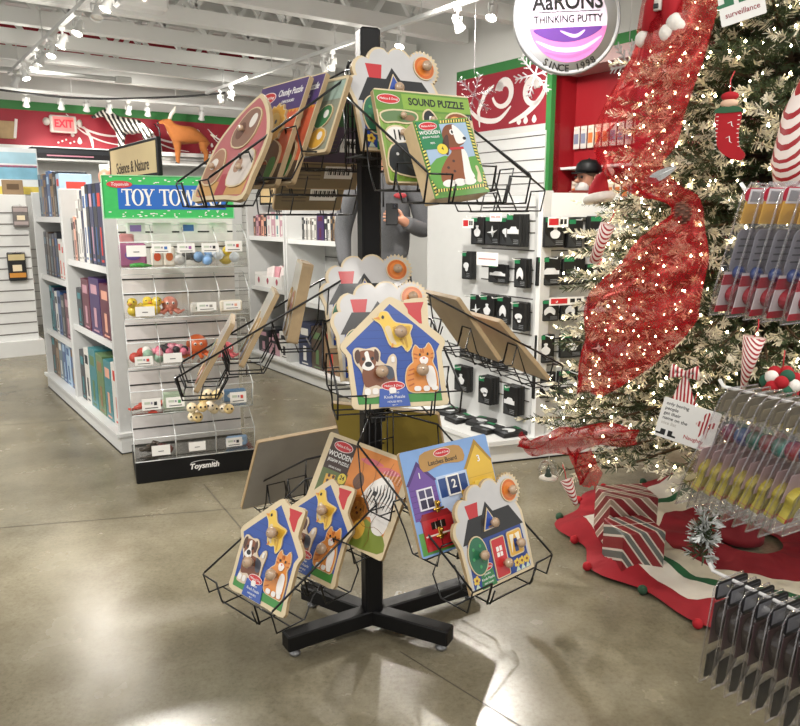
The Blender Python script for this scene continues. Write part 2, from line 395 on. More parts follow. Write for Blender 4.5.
for i, (a, lit, yaw) in enumerate(((4.95, True, .2), (5.2, False, 1), (5.7, True, .6), (6.2, True, 0), (6.6, True, .9), (7.0, True, -.4), (7.25, True, .3), (7.8, True, 2), (8.3, False, -.5))):
    lamp_head(1.36, a, 2.64, lit, yaw, .45, ('glowing' if lit else 'unlit') + ' white spotlight on the left ceiling track, number %d counted from the near end' % (i + 1), G1, 60 if i in (0, 2, 4, 6) else 0)
for i, (a, lit, yaw) in enumerate(((3.75, True, .3), (4.1, False, 2), (4.75, True, .4), (5.0, False, 1), (5.75, False, .4), (5.9, False, 2.5), (6.15, False, 0), (6.4, False, .8), (7.9, False, .4), (8.2, False, 2))):
    lamp_head(3.4, a, 2.64, lit, yaw, .5, ('glowing' if lit else 'unlit') + ' white spotlight on the track above the rack, number %d counted from the near end' % (i + 1), G2, 60 if lit else 0)
for i, (b, lit) in enumerate(((1.62, False), (1.98, True), (2.25, False), (2.5, True), (2.72, False), (2.95, True), (3.62, False))):
    lamp_head(b, 9.35, 2.60, lit, -pi / 2, .5, ('glowing' if lit else 'unlit') + ' white spotlight against the mural, number %d from the exit sign side' % (i + 1), G3, 45 if lit else 0)
# unseen spots added to brighten stock and walls, two track lamps, ambient shop light
def spot(x, y, z, tx, ty, tz, e, size=70, soft=.09, col=(1, .95, .88)):
    l = bpy.data.lights.new('spot', 'SPOT'); l.energy = e; l.color = col; l.spot_size = radians(size); l.spot_blend = .6; l.shadow_soft_size = soft
    o = bpy.data.objects.new('spot', l); COL.objects.link(o); o.location = (x, y, z); o.rotation_euler = (V((tx, ty, tz)) - V((x, y, z))).to_track_quat('-Z', 'Y').to_euler()
for x, y, tx, ty, tz, e in ((-1.2, .4, -.1, 2.1, 1.0, 50), (1.0, -.2, .2, 2.2, .9, 50), (-.4, 4.0, -.1, 2.2, .8, 60), (-2.4, 1.9, -1.2, 3.5, .7, 210), (.2, 2.6, .75, 4.0, .8, 190), (-2.6, 3.4, -2.2, 5.2, .8, 150), (-1.4, 4.4, -.6, 5.6, .9, 150), (-3.4, 4.6, -3.5, 7, .8, 110), (2.2, 1.2, 1.3, 2.6, 1.2, 60), (-3.0, 1.6, -1.0, 2.2, 0, 40), (-3.0, 1.0, -1.6, 2.4, 0, 30), (.2, -.3, .8, 1.3, .9, 40), (-3.4, 7.2, -3.4, 9.8, 1.6, 90), (-1.6, 8.0, -2.4, 10., 1.7, 90), (.2, 4.9, .9, 6.6, 1.7, 120), (.9, 4.6, 1.6, 6.2, 1.4, 90)):
    spot(x, y, 2.66, tx, ty, tz, e * 1.2)
for b_, a_ in ((1.36, 4.6), (1.36, 5.9), (1.36, 7.2), (3.4, 4.0), (3.4, 5.6), (3.4, 7.2), (1.6, 9.1), (2.8, 9.1)):  # unseen point lights added near the tracks to brighten the ceiling
    l = bpy.data.lights.new('ceiling_fill', 'POINT'); l.energy = 6.5; l.color = (1, .94, .85); l.shadow_soft_size = .12
    o = bpy.data.objects.new('ceiling_fill', l); COL.objects.link(o); o.location = SF @ V((b_, a_, 2.42))
spot(-1.77, 4.8, 2.6, .15, 1.4, 0, 230, 55, .03); spot(.62, 5.0, 2.6, -.35, 1.4, 0, 210, 55, .03)
w = bpy.data.worlds.new('shop'); S.world = w; w.use_nodes = True
w.node_tree.nodes['Background'].inputs[0].default_value = (1, .98, .95, 1); w.node_tree.nodes['Background'].inputs[1].default_value = .76
S.view_settings.view_transform = 'Standard'; S.view_settings.look = 'None'; S.view_settings.gamma = 1; S.view_settings.exposure = .16; S.view_settings.use_curve_mapping = False
S.cycles.max_bounces = 8; S.cycles.transparent_max_bounces = 24; S.cycles.sample_clamp_indirect = 6
# exit sign -------------------------------------------------------
es = thing('exit_sign', 'lit red exit sign with two side lamps on the red mural wall', 'sign', SF @ tr(2.1, 9.92, 2.35) @ rx(pi / 2))
m = MB(); m.rbox((0, 0, 0), (.3, .2, .06), C('#c9c4bc', .4), .012); obj('housing', m, es)
m = MB(); m.box((0, 0, .031), (.235, .165, .004), glow('exit_panel', (.55, .16, .15), .55)); obj('panel', m, es)
m = MB(); m.text('EXIT', .125, glow('exit_red', (.9, .015, .03), 1.0), tr(0, 0, .035), ext=.001, bold=.03, sx=.82); obj('lettering', m, es)
for s in (-1, 1):
    m = MB(); m.lathe([(.02, -.02), (.045, 0), (.045, .02), (.01, .03)], C('#bdb8b0', .4), 14, (s * .18, .02, .01), ry(s * .9).to_3x3()); obj('side_lamp', m, es)
# ================================================================ puzzles
KNOB = C('#b2967a', .3, coat=.8, var=.1, scale=60)
def logo(mb, cx, cy, w, z, T=None):
    mb.prism(ell(cx, cy, w / 2, w * .2, 24), z - .0006, z, C('#f1dcd8', .4))
    mb.prism(ell(cx, cy, w * .47, w * .172, 24), z - .0006, z + .0004, OVAL)
    mb.text('Melissa & Doug', w * .135, PAPER, tr(cx, cy, z + .0006) , ext=.0002, shear=.25, sx=.92)
def knob_mb(r=.015):
    k = MB(); k.lathe([(r * .45, 0), (r * .4, r * .35), (r * .8, r * .6), (r, r * 1.05), (r * .85, r * 1.5), (r * .4, r * 1.75), (.0005, r * 1.8)], KNOB, 18)
    k.tube([(0, 0, r * 1.7), (0, 0, r * 1.84)], r * .12, C('#d9d3c8', .25, 1.), 8)
    return k
KN = {}
def knob(parent, x, y, z, r=.015):
    if r not in KN: KN[r] = knob_mb(r).mesh('knob')
    return obj('knob', KN[r], parent, tr(x, y, z))
def piece(name, parent, layers, kx=None, ky=None, kr=.015, z0=.0105):
    """layers: list of (polygon, material); the first is the wooden rim."""
    mb = MB(); z = z0 + .004
    for i, (p, m) in enumerate(layers):
        if i == 0: mb.prism(p, z0 - .004, z, CREAM, WOODE)
        else:
            z += .00025; mb.prism(p, z - .0012, z, m)
    o = obj(name, mb, parent)
    if kx is not None: knob(o, kx, ky, z, kr)
    return o
BLUE = W('#234b9c'); GRASS = W('#3f8a3c'); BRN = W('#7a4526'); DKB = W('#4a2a1a'); WHT = W('#ece8e2'); BLK = W('#121214')
ORG = W('#d98a3d'); ORG2 = W('#b5622a'); YEL = W('#e7c24a'); YEL2 = W('#c79a2c'); GRY = W('#4a4f5a')
def pets_puzzle(label, group):
    k = .00075
    def q(pts): return [((x - 250) * k, (610 - y) * k / .93) for x, y in pts]
    root = thing('knob_puzzle', label, 'puzzle', None, group)
    outer = cr2([(97, 611), (90, 560), (84, 500), (80, 440), (66, 420), (58, 404), (68, 385), (110, 348), (160, 305), (210, 262), (245, 240), (275, 250), (296, 258), (300, 252), (340, 246), (378, 248), (386, 262), (386, 300), (387, 340), (412, 362), (437, 384), (443, 402), (432, 424), (428, 445), (432, 500), (436, 560), (438, 611), (330, 612), (200, 612)], 3)
    mb = MB(); P = q(outer)
    mb.prism(P, 0, .0105, CREAM, WOODE)
    face = q([(112, 595), (103, 500), (96, 432), (78, 408), (120, 372), (185, 318), (245, 264), (300, 306), (360, 354), (422, 406), (408, 430), (412, 500), (420, 595)])
    mb.prism(face, .009, .0109, BLUE)
    for yy in range(300, 560, 26):                       # painted clapboards
        x0 = max(108, 245 - (yy - 270) * 1.2); x1 = min(408, 245 + (yy - 270) * 1.25)
        if x1 > x0: mb.prism(q(rect(x0 + 6, yy, x1 - 6, yy + 2)), .0105, .0110, W('#1b3d85'))
    mb.prism(q([(114, 597), (108, 565), (250, 572), (416, 562), (420, 597)]), .009, .0112, GRASS)
    mb.prism(q([(296, 262), (372, 260), (360, 288), (361, 334), (352, 333), (312, 298), (310, 284)]), .009, .0111, RED)
    b = obj('board', mb, root)
    lb = MB(); lb.prism(q([(186, 609), (190, 548), (290, 548), (300, 609)]), .009, .0152, W('#3a5aa8'))
    lx, ly = q([(240, 540)])[0]
    logo(lb, lx, ly, .064, .0162)
    for t, s, yy in (('Jumbo', .0105, 562), ('Knob Puzzle', .0115, 577), ('HOUSE PETS', .0072, 593), ('ages 1+', .005, 603)):
        x, y = q([(243, yy)])[0]; lb.text(t, s, PAPER, tr(x, y, .0155), ext=.0002)
    obj('label_print', lb, root)
    dog = q(cr2([(104, 424), (116, 411), (150, 416), (182, 411), (198, 428), (196, 452), (220, 470), (232, 446), (247, 436), (256, 452), (252, 490), (254, 530), (256, 566), (226, 568), (214, 548), (192, 550), (186, 570), (138, 572), (132, 560), (140, 520), (128, 482), (110, 458)], 3))
    dk, dky = q([(198, 492)])[0]
    piece('dog_piece', root, [(grow(dog, .0022), CREAM), (dog, W('#d9c7b0')),
        (q(cr2([(134, 480), (190, 470), (240, 480), (246, 540), (205, 545), (180, 535), (140, 540)], 3)), BRN),
        (q(cr2([(205, 472), (240, 478), (246, 510), (222, 516)], 3)), GRY),
        (q(cr2([(122, 425), (150, 418), (178, 424), (184, 455), (170, 480), (140, 482), (122, 460)], 3)), BRN),
        (q(cr2([(108, 425), (122, 415), (128, 440), (118, 462), (108, 448)], 3)), DKB), (q(cr2([(180, 415), (194, 430), (190, 458), (178, 445)], 3)), DKB),
        (q(cr2([(142, 428), (155, 422), (162, 450), (176, 474), (154, 486), (130, 474), (146, 450)], 3)), WHT),
        (q(ell(155, 465, 13, 9)), BLK), (q(ell(137, 447, 5, 6)), BLK), (q(ell(170, 446, 5, 6)), BLK),
        (q(rrect(136, 545, 158, 567, 8)), WHT), (q(rrect(164, 545, 186, 566, 8)), WHT), (q(rrect(224, 545, 250, 565, 8)), WHT), (q(rrect(238, 442, 250, 462, 5)), WHT)], dk, dky, .0175)
    cat = q(cr2([(318, 432), (330, 408), (344, 420), (366, 418), (380, 402), (394, 426), (396, 448), (390, 466), (404, 500), (406, 560), (378, 566), (350, 566), (312, 564), (294, 552), (288, 520), (296, 486), (312, 470), (320, 462)], 3))
    ck, cky = q([(345, 492)])[0]
    L = [(grow(cat, .0022), CREAM), (cat, ORG)]
    for x0, y0, x1, y1, w in ((300, 492, 322, 486, 5), (296, 508, 320, 502, 5), (294, 526, 318, 520, 5), (298, 544, 318, 536, 5), (322, 436, 336, 440, 4), (322, 450, 334, 452, 4), (386, 438, 396, 436, 4), (384, 452, 394, 450, 4), (356, 418, 358, 434, 4), (348, 420, 350, 432, 3)):
        a = atan2(y1 - y0, x1 - x0); dx, dy = -sin(a) * w / 2, cos(a) * w / 2
        L.append((q([(x0 + dx, y0 + dy), (x1 + dx, y1 + dy), (x1 - dx, y1 - dy), (x0 - dx, y0 - dy)]), ORG2))
    L += [(q(cr2([(370, 480), (392, 484), (400, 520), (398, 548), (376, 550), (364, 520)], 3)), WHT), (q(cr2([(342, 454), (358, 446), (374, 454), (368, 470), (350, 472)], 3)), WHT),
          (q(ell(358, 452, 4.5, 3.5)), W('#d77a78')), (q(ell(344, 440, 3.5, 5)), BLK), (q(ell(373, 438, 3.5, 5)), BLK),
          (q(rrect(316, 545, 342, 562, 8)), WHT), (q(rrect(350, 545, 374, 563, 8)), WHT), (q(rrect(380, 545, 404, 561, 8)), WHT)]
    piece('cat_piece', root, L, ck, cky, .0175)
    bird = q(cr2([(182, 312), (198, 308), (208, 292), (232, 292), (246, 312), (262, 328), (290, 334), (322, 340), (312, 366), (318, 400), (300, 426), (282, 404), (262, 410), (240, 404), (228, 380), (218, 350), (206, 330)], 3))
    bk, bky = q([(274, 362)])[0]
    piece('bird_piece', root, [(grow(bird, .0022), CREAM), (bird, YEL),
        (q(cr2([(222, 345), (240, 340), (252, 380), (262, 402), (242, 396), (230, 372)], 3)), CREAM),
        (q(cr2([(250, 344), (290, 342), (316, 344), (302, 374), (270, 378)], 3)), YEL2), (q([(288, 380), (298, 376), (304, 412), (298, 418)]), YEL2), (q([(272, 384), (282, 382), (290, 404), (284, 402)]), YEL2),
        (q([(184, 312), (202, 307), (206, 318)]), ORG), (q(ell(216, 309, 5, 6)), BLK), (q([(246, 398), (250, 398), (248, 412), (240, 412)]), ORG)], bk, bky, .0175)
    return root
def shapes_puzzle(label, group):
    c = .01
    def q(pts): return [(x * c, y * c) for x, y in pts]
    root = thing('knob_puzzle', label, 'puzzle', None, group)
    cl = [(-12.4, 0)] + [(-12.6, 6), (-13, 12)]
    for cx, cy, r, a0, a1 in ((-11, 16, 3.4, 3.7, 2.2), (-8.8, 20.5, 3.6, 3.6, 1.7), (-4, 23, 3.8, 3., 1.2), (1.5, 23.6, 3.6, 2.6, .9)):
        cl += [(cx + r * cos(a0 + (a1 - a0) * t / 6), cy + r * sin(a0 + (a1 - a0) * t / 6)) for t in range(7)]
    sc = (8.6, 22.4)
    for t in range(29):                                   # scalloped sun
        a = 2.5 - t / 28 * 3.5; r = 4.5 + .35 * (1 if t % 2 else -1)
        cl.append((sc[0] + r * cos(a), sc[1] + r * sin(a)))
    cl += [(12.2, 16), (12.6, 10), (12.4, 0)]
    mb = MB(); mb.prism(q(cl), 0, .0105, CREAM, WOODE)
    inner = [(x * .93, 1 + y * .945) for x, y in cl]
    mb.prism(q(inner), .009, .0109, W('#c6c5c4'))
    mb.prism(q([(-11, .8), (-10.6, 13.5), (10.4, 13.5), (11.2, .8)]), .009, .0112, W('#22408a'))
    mb.prism(q([(-11.8, 12.6), (-8.4, 18.6), (7.4, 18.6), (11.6, 12.6)]), .009, .0116, BLK)
    mb.prism(q([(-8.6, 22.2), (-3.9, 22.2), (-4.6, 18.4), (-7.9, 18.4)]), .009, .0114, RED)
    mb.prism(q(cr2([(-4.6, 14), (-1.1, 21.6), (2.6, 14), (-1, 12.9)], 2)), .009, .0120, BLK)
    for fx in (-9.6, 6.2, 8.2, 10.2):
        for t in range(5): mb.prism(q(ell(fx + .75 * cos(t * 1.256), 3.1 + .75 * sin(t * 1.256), .5, .5, 8)), .009, .0114, YEL)
        mb.prism(q(ell(fx, 3.1, .4, .4, 8)), .009, .0117, W('#8a4a1e')); mb.prism(q([(fx - .9, .9), (fx - .1, 2.3), (fx + .1, 2.3), (fx + .9, .9)]), .009, .0114, W('#c9d8c0'))
    obj('board', mb, root)
    def pc(n, poly, col, kx, ky, extra=()):
        piece(n, root, [(grow(q(poly), .003), CREAM), (q(poly), W(col))] + [(q(p), W(h)) for p, h in extra], kx * c, ky * c, .0135)
    pc('tree_piece', ell(-7.6, 9, 3.3, 4.8, 24), '#1f6a48', -6.8, 9, [(ell(-7.6 + 1.9 * cos(i * 2.4), 9 + 2.9 * sin(i * 2.4), .45, .45, 8), '#3f9a5a') for i in range(6)])
    pc('dormer_piece', cr2([(-3.3, 14.6), (-1.1, 19.4), (1.5, 14.6)], 1), '#2c4fa6', -.6, 15.9, [(rect(-1.9, 14.8, .1, 15.2), '#a97a3c')])
    pc('door_piece', rrect(-2.2, 1.4, 2.6, 11.4, .4), '#c4282c', 1.2, 4.6, [(rect(-.9, 6.6, 1.3, 9.3), '#f1ede6'), (rect(.1, 6.6, .32, 9.3), '#c4282c'), (rect(-.9, 7.8, 1.3, 8.05), '#c4282c')])
    pc('window_piece', rrect(4.2, 5.4, 9.4, 11.6, .5), '#dfa93a', 7.4, 8.2, [([(4.9, 6), (6.6, 10.8), (4.9, 11)], '#f3ead0'), ([(8.8, 6), (7.0, 10.8), (8.8, 11)], '#f3ead0'), (rect(6.2, 6.1, 7.5, 9.6), '#26407f')])
    pc('sun_piece', ell(sc[0], sc[1], 2.9, 2.9, 24), '#d06a22', sc[0], sc[1], [(ell(sc[0], sc[1], 2.2, 2.2, 20), '#dd8136')])
    lb = MB(); lb.prism(q([(-8.2, .3), (-7.6, 5.6), (-3.4, 5.6), (-2.6, .3)]), .009, .0119, W('#2f7a44'))
    logo(lb, -.055, .054, .05, .0124)
    for t, s, y in (('Jumbo', .009, .038), ('Knob Puzzle', .0095, .026), ('FIRST SHAPES', .0058, .0145), ('ages 1+', .0045, .007)): lb.text(t, s, PAPER, tr(-.055, y, .0121), ext=.0002)
    obj('label_print', lb, root)
    return root
def wrap_board(root, w, h, edge=CREAM, t=.009, rad=.008, side=WOODE):
    mb = MB(); mb.prism(rrect(-w / 2, 0, w / 2, h, rad), 0, t, edge, side); return mb
def jigsaw_puzzle():
    r = thing('jigsaw_puzzle', 'framed wooden jigsaw puzzle of a zebra and lion on the lower tier', 'puzzle')
    w, h = .345, .28; mb = wrap_board(r, w, h, CREAM, .011)
    z = .0113
    mb.prism(rect(-.05, .012, .15, h - .012), .01, z, W('#d98432'))
    mb.prism(rect(-.15, .012, -.045, h - .1), .01, z, W('#5b6a36'))
    mb.prism(cr2([(-.05, .012), (-.05, .1), (.0, .085), (.06, .09), (.15, .06), (.15, .012)], 3), .01, z + .0002, W('#7a8a3a'))
    for x, y in ((.02, .236), (.09, .228)): mb.prism(cr2([(x - .04, y), (x, y + .012), (x + .05, y + .004), (x, y - .008)], 4), .01, z + .0002, W('#d66a72'))
    mb.prism(rect(-.15, h - .105, -.05, h - .012), .01, z + .0003, W('#3a2417'))
    # giraffe neck
    mb.prism([(-.118, .012), (-.128, .16), (-.09, .165), (-.082, .012)], .01, z + .0003, W('#d9a63e'))
    for i in range(9):
        for j in (0, 1): mb.prism(ell(-.114 + j * .018, .03 + i * .016, .006, .0055, 6, i), .01, z + .0005, DKB)
    # zebra head
    mb.prism(cr2([(.035, .095), (.03, .14), (.05, .185), (.09, .215), (.125, .2), (.148, .16), (.148, .07), (.11, .06), (.085, .095), (.06, .085)], 4), .01, z + .0004, WHT)
    for i in range(9):
        x = .05 + i * .0115; mb.strip([(x, .2 - abs(i - 5) * .006), (x + .006, .165), (x - .002, .125)], .006, z + .0007, BLK)
    for i in range(4): mb.strip([(.05 + i * .01, .12), (.056 + i * .01, .1)], .005, z + .0007, BLK)
    for i in range(12): mb.strip([(.075 + i * .006, .205 + .004 * sin(i)), (.08 + i * .006, .238 - .002 * abs(i - 5))], .005, z + .0007, BLK if i % 2 else WHT)
    mb.prism(ell(.072, .16, .006, .007), .01, z + .0009, BLK)
    # brown bird and lion
    mb.prism(cr2([(-.02, .17), (-.005, .2), (.015, .19), (.02, .165), (0, .15)], 4), .01, z + .0005, W('#6a4a36'))
    for cx, cy, a, b_, m in ((.035, .1, .04, .038, '#a3652a'), (.035, .098, .026, .026, '#d9a24a'), (.012, .06, .03, .03, '#c98f36'), (.06, .052, .022, .028, '#e0b04a')): mb.prism(ell(cx, cy, a, b_, 18), .01, z + .0006 + cx * .002, W(m))
    for x in (.026, .044): mb.prism(ell(x, .104, .003, .004, 8), .01, z + .001, BLK)
    mb.prism(ell(.035, .092, .005, .004, 8), .01, z + .001, DKB)
    for y in (.07, .14): mb.strip([(-.05 + .02 * i, y + .006 * sin(i * 1.7)) for i in range(11)], .0012, z + .0012, W('#8a5a2a'), False)
    for x in (0, .05, .1): mb.strip([(x + .006 * sin(i * 1.9), .014 + .0243 * i) for i in range(11)], .0012, z + .0012, W('#8a5a2a'), False)
    obj('board', mb, r)
    lb = MB(); logo(lb, -.098, h - .03, .078, z + .001)
    for t, s, y in (('WOODEN', .021, .058), ('JIGSAW PUZZLE', .0128, .077)): lb.text(t, s, PAPER, tr(-.098, h - y, z + .0008), ext=.0002, bold=.02, sx=1.0 if s > .015 else .95)
    lb.text('SAFARI PLAINS', .008, PAPER, tr(-.103, h - .097, z + .0008), ext=.0002)
    lb.prism(ell(-.062, h - .118, .016, .016, 20), .01, z + .001, W('#e3cd46')); lb.text('24', .018, BLK, tr(-.062, h - .116, z + .0012), ext=.0002, bold=.02)
    obj('label_print', lb, r)
    return r
def latches_board():
    r = thing('latches_board', 'wooden latches board with painted purple, blue and yellow houses and red barn doors', 'puzzle')
    w, h = .29, .265; mb = wrap_board(r, w, h, W('#7fa4d6'), .012); z = .0123
    mb.prism(rect(-.14, .005, .14, .06), .01, z, W('#5c9a4a'))
    mb.prism([(-.14, .09), (-.14, .185), (-.1, .225), (-.055, .185), (-.055, .09)], .01, z + .0002, W('#6c4a96'))
    mb.prism([(-.145, .18), (-.1, .235), (-.05, .18), (-.058, .178), (-.1, .222), (-.137, .178)], .01, z + .0005, W('#4a2f70'))
    for i in range(6): mb.prism(rect(-.138, .095 + i * .014, -.057, .0965 + i * .014), .01, z + .0004, W('#56397c'))
    mb.prism([(.052, .0), (.052, .19), (.1, .25), (.143, .19), (.143, 0)], .01, z + .0002, W('#d9b23a'))
    mb.prism([(.044, .186), (.1, .258), (.145, .196), (.143, .188), (.1, .243), (.054, .186)], .01, z + .0005, W('#a9821e'))
    for i in range(8): mb.prism(rect(.054, .02 + i * .02, .142, .0215 + i * .02), .01, z + .0004, W('#c29c2c'))
    mb.prism(rect(-.05, .06, .05, .185), .01, z + .0002, W('#b9cbe6'))
    for x in (-.028, .028): mb.prism(rect(x - .018, .13, x + .018, .178), .01, z + .0004, W('#26457f'))
    obj('board', mb, r)
    def door(n, pts, col, extra):
        d = MB(); d.prism(pts, .012, .0165, W(col))
        for p, hh in extra: d.prism(p, .015, .0168, W(hh))
        return obj(n, d, r)
    barn = door('door', rect(-.125, .012, -.03, .088), '#b3242b', [(rect(-.122, .046, -.033, .05), '#e3d8cc'), (rect(-.079, .014, -.076, .086), '#5a1216'), (rect(-.1, .062, -.055, .08), '#17100e'), (rect(-.088, .062, -.086, .08), '#e3d8cc'), (rect(-.07, .062, -.068, .08), '#e3d8cc')])
    barn2 = door('door', [(-.128, .088), (-.118, .104), (-.04, .104), (-.028, .088)], '#8f1b22', [])
    win = door('door', rect(-.12, .112, -.072, .166), '#e6e2ea', [(rect(-.116, .116, -.098, .138), '#2a2440'), (rect(-.094, .116, -.076, .138), '#2a2440'), (rect(-.116, .142, -.098, .162), '#4b4566'), (rect(-.094, .142, -.076, .162), '#4b4566')])
    yw = door('door', rect(.068, .05, .13, .15), '#e6c556', [(rect(.072, .118, .094, .136), '#1b1510'), (rect(.102, .118, .126, .136), '#1b1510'), (rect(.072, .07, .126, .1), '#b98f28')])
    mid = door('door', rect(-.022, .13, .02, .182), '#f0eee8', [(rect(-.018, .134, .016, .178), '#25365f')])
    BR = C('#c9a24a', .25, 1.)
    for d, x, y in ((barn, -.078, .05), (win, -.07, .115), (mid, .022, .122), (yw, .066, .1)):
        l = MB(); l.rbox((x, y, .019), (.012, .03, .005), BR, .002); l.tube([(x - .016, y - .006, .022), (x + .016, y - .006, .022)], .003, BR, 8); l.lathe([(.005, .0), (.006, .006), (.001, .008)], BR, 10, (x, y + .008, .0215))
        obj('latch', l, d)
    lb = MB(); lb.prism(cr2([(-.085, .205), (-.02, .214), (.05, .21), (.046, .25), (-.02, .256), (-.085, .248)], 3), .011, z + .001, W('#b3894a'))
    logo(lb, -.015, .243, .055, z + .0018); lb.text('Latches Board', .0165, BLK, tr(-.018, .222, z + .0014), ext=.0002, bold=.01)
    for t, x, y, s, m in (('1', -.1, .198, .02, PAPER), ('2', -.001, .158, .03, PAPER), ('3', .1, .205, .024, PAPER)): lb.text(t, s, m, tr(x, y, .0172 if t == '2' else z + .0012), ext=.0003, bold=.02)
    obj('label_print', lb, r)
    return r
def sound_puzzle():
    r = thing('sound_puzzle', 'green wooden animal sound puzzle propped behind the boxed dog puzzle', 'puzzle')
    w, h = .27, .232; mb = wrap_board(r, w, h, CREAM, .014); z = .0143
    mb.prism(rrect(-w / 2 + .004, .004, w / 2 - .004, h - .004, .006), .01, z, W('#76983f'))
    for i in range(16): mb.prism(rect(-.13 + i * .0166, .01, -.13 + i * .0166 + .006, h - .06), .01, z + .0002, W('#86a84c'))
    mb.prism(rect(-.134, h - .052, .134, h - .004), .01, z + .0003, W('#5f8a33')); mb.prism(rect(-.06, h - .047, .134, h - .009), .01, z + .0005, W('#84a83f'))
    mb.prism(rect(.08, h - .064, .134, h - .05), .01, z + .0007, BLK)
    obj('board', mb, r)
    def pz(n, outline, col, extra, kx=None, ky=None):
        piece(n, r, [(grow(outline, .004), CREAM), (outline, W(col))] + [(p, W(hh)) for p, hh in extra], kx, ky, .008, z - .002)
    pz('crocodile_piece', cr2([(-.125, .168), (-.09, .178), (-.04, .176), (-.028, .168), (-.035, .156), (-.06, .15), (-.09, .152), (-.118, .15)], 3), '#5d7a4c', [(cr2([(-.07, .16), (-.045, .17), (-.035, .16), (-.05, .154)], 3), '#8a6a4a')], -.07, .164)
    pz('penguin_piece', cr2([(-.008, .15), (-.006, .175), (.01, .185), (.024, .17), (.03, .145), (.01, .14)], 3), '#15181c', [(cr2([(.006, .146), (.008, .17), (.022, .165), (.02, .146)], 3), '#f0eee8')], .012, .158)
    pz('lion_piece', ell(.09, .158, .036, .024, 20), '#8a4a22', [(ell(.082, .158, .018, .016), '#e0a24a'), (ell(.077, .162, .003, .003, 6), '#101010'), (ell(.088, .162, .003, .003, 6), '#101010')], .108, .155)
    pz('zebra_piece', ell(-.09, .118, .03, .02, 20), '#e6e4de', [(rect(-.1 + i * .012, .105, -.096 + i * .012, .13), '#151515') for i in range(3)], -.08, .12)
    pz('elephant_piece', cr2([(-.12, .03), (-.122, .07), (-.1, .095), (-.05, .098), (-.01, .085), (.01, .05), (.005, .02), (-.05, .015)], 3), '#2e3338', [(ell(-.06, .06, .026, .028), '#41484e'), (ell(-.1, .07, .004, .004, 8), '#e8e8e8')], -.05, .05)
    pz('duck_piece', ell(.07, .07, .035, .03, 20), '#d9b84a', [], .07, .07)
    lb = MB(); logo(lb, -.098, h - .025, .062, z + .0012)
    lb.text('SOUND PUZZLE', .0255, BLK, tr(.036, h - .028, z + .0009), ext=.0002, bold=.025, sx=.86); lb.text('ZOO ANIMALS', .0065, PAPER, tr(.107, h - .057, z + .001), ext=.0002)
    for i in range(13): lb.prism(rect(-.036 + .0028 * (i - 6), h - .03, -.0345 + .0028 * (i - 6), h - .0285), z, z + .001, W('#84a83f'))
    obj('label_print', lb, r)
    return r
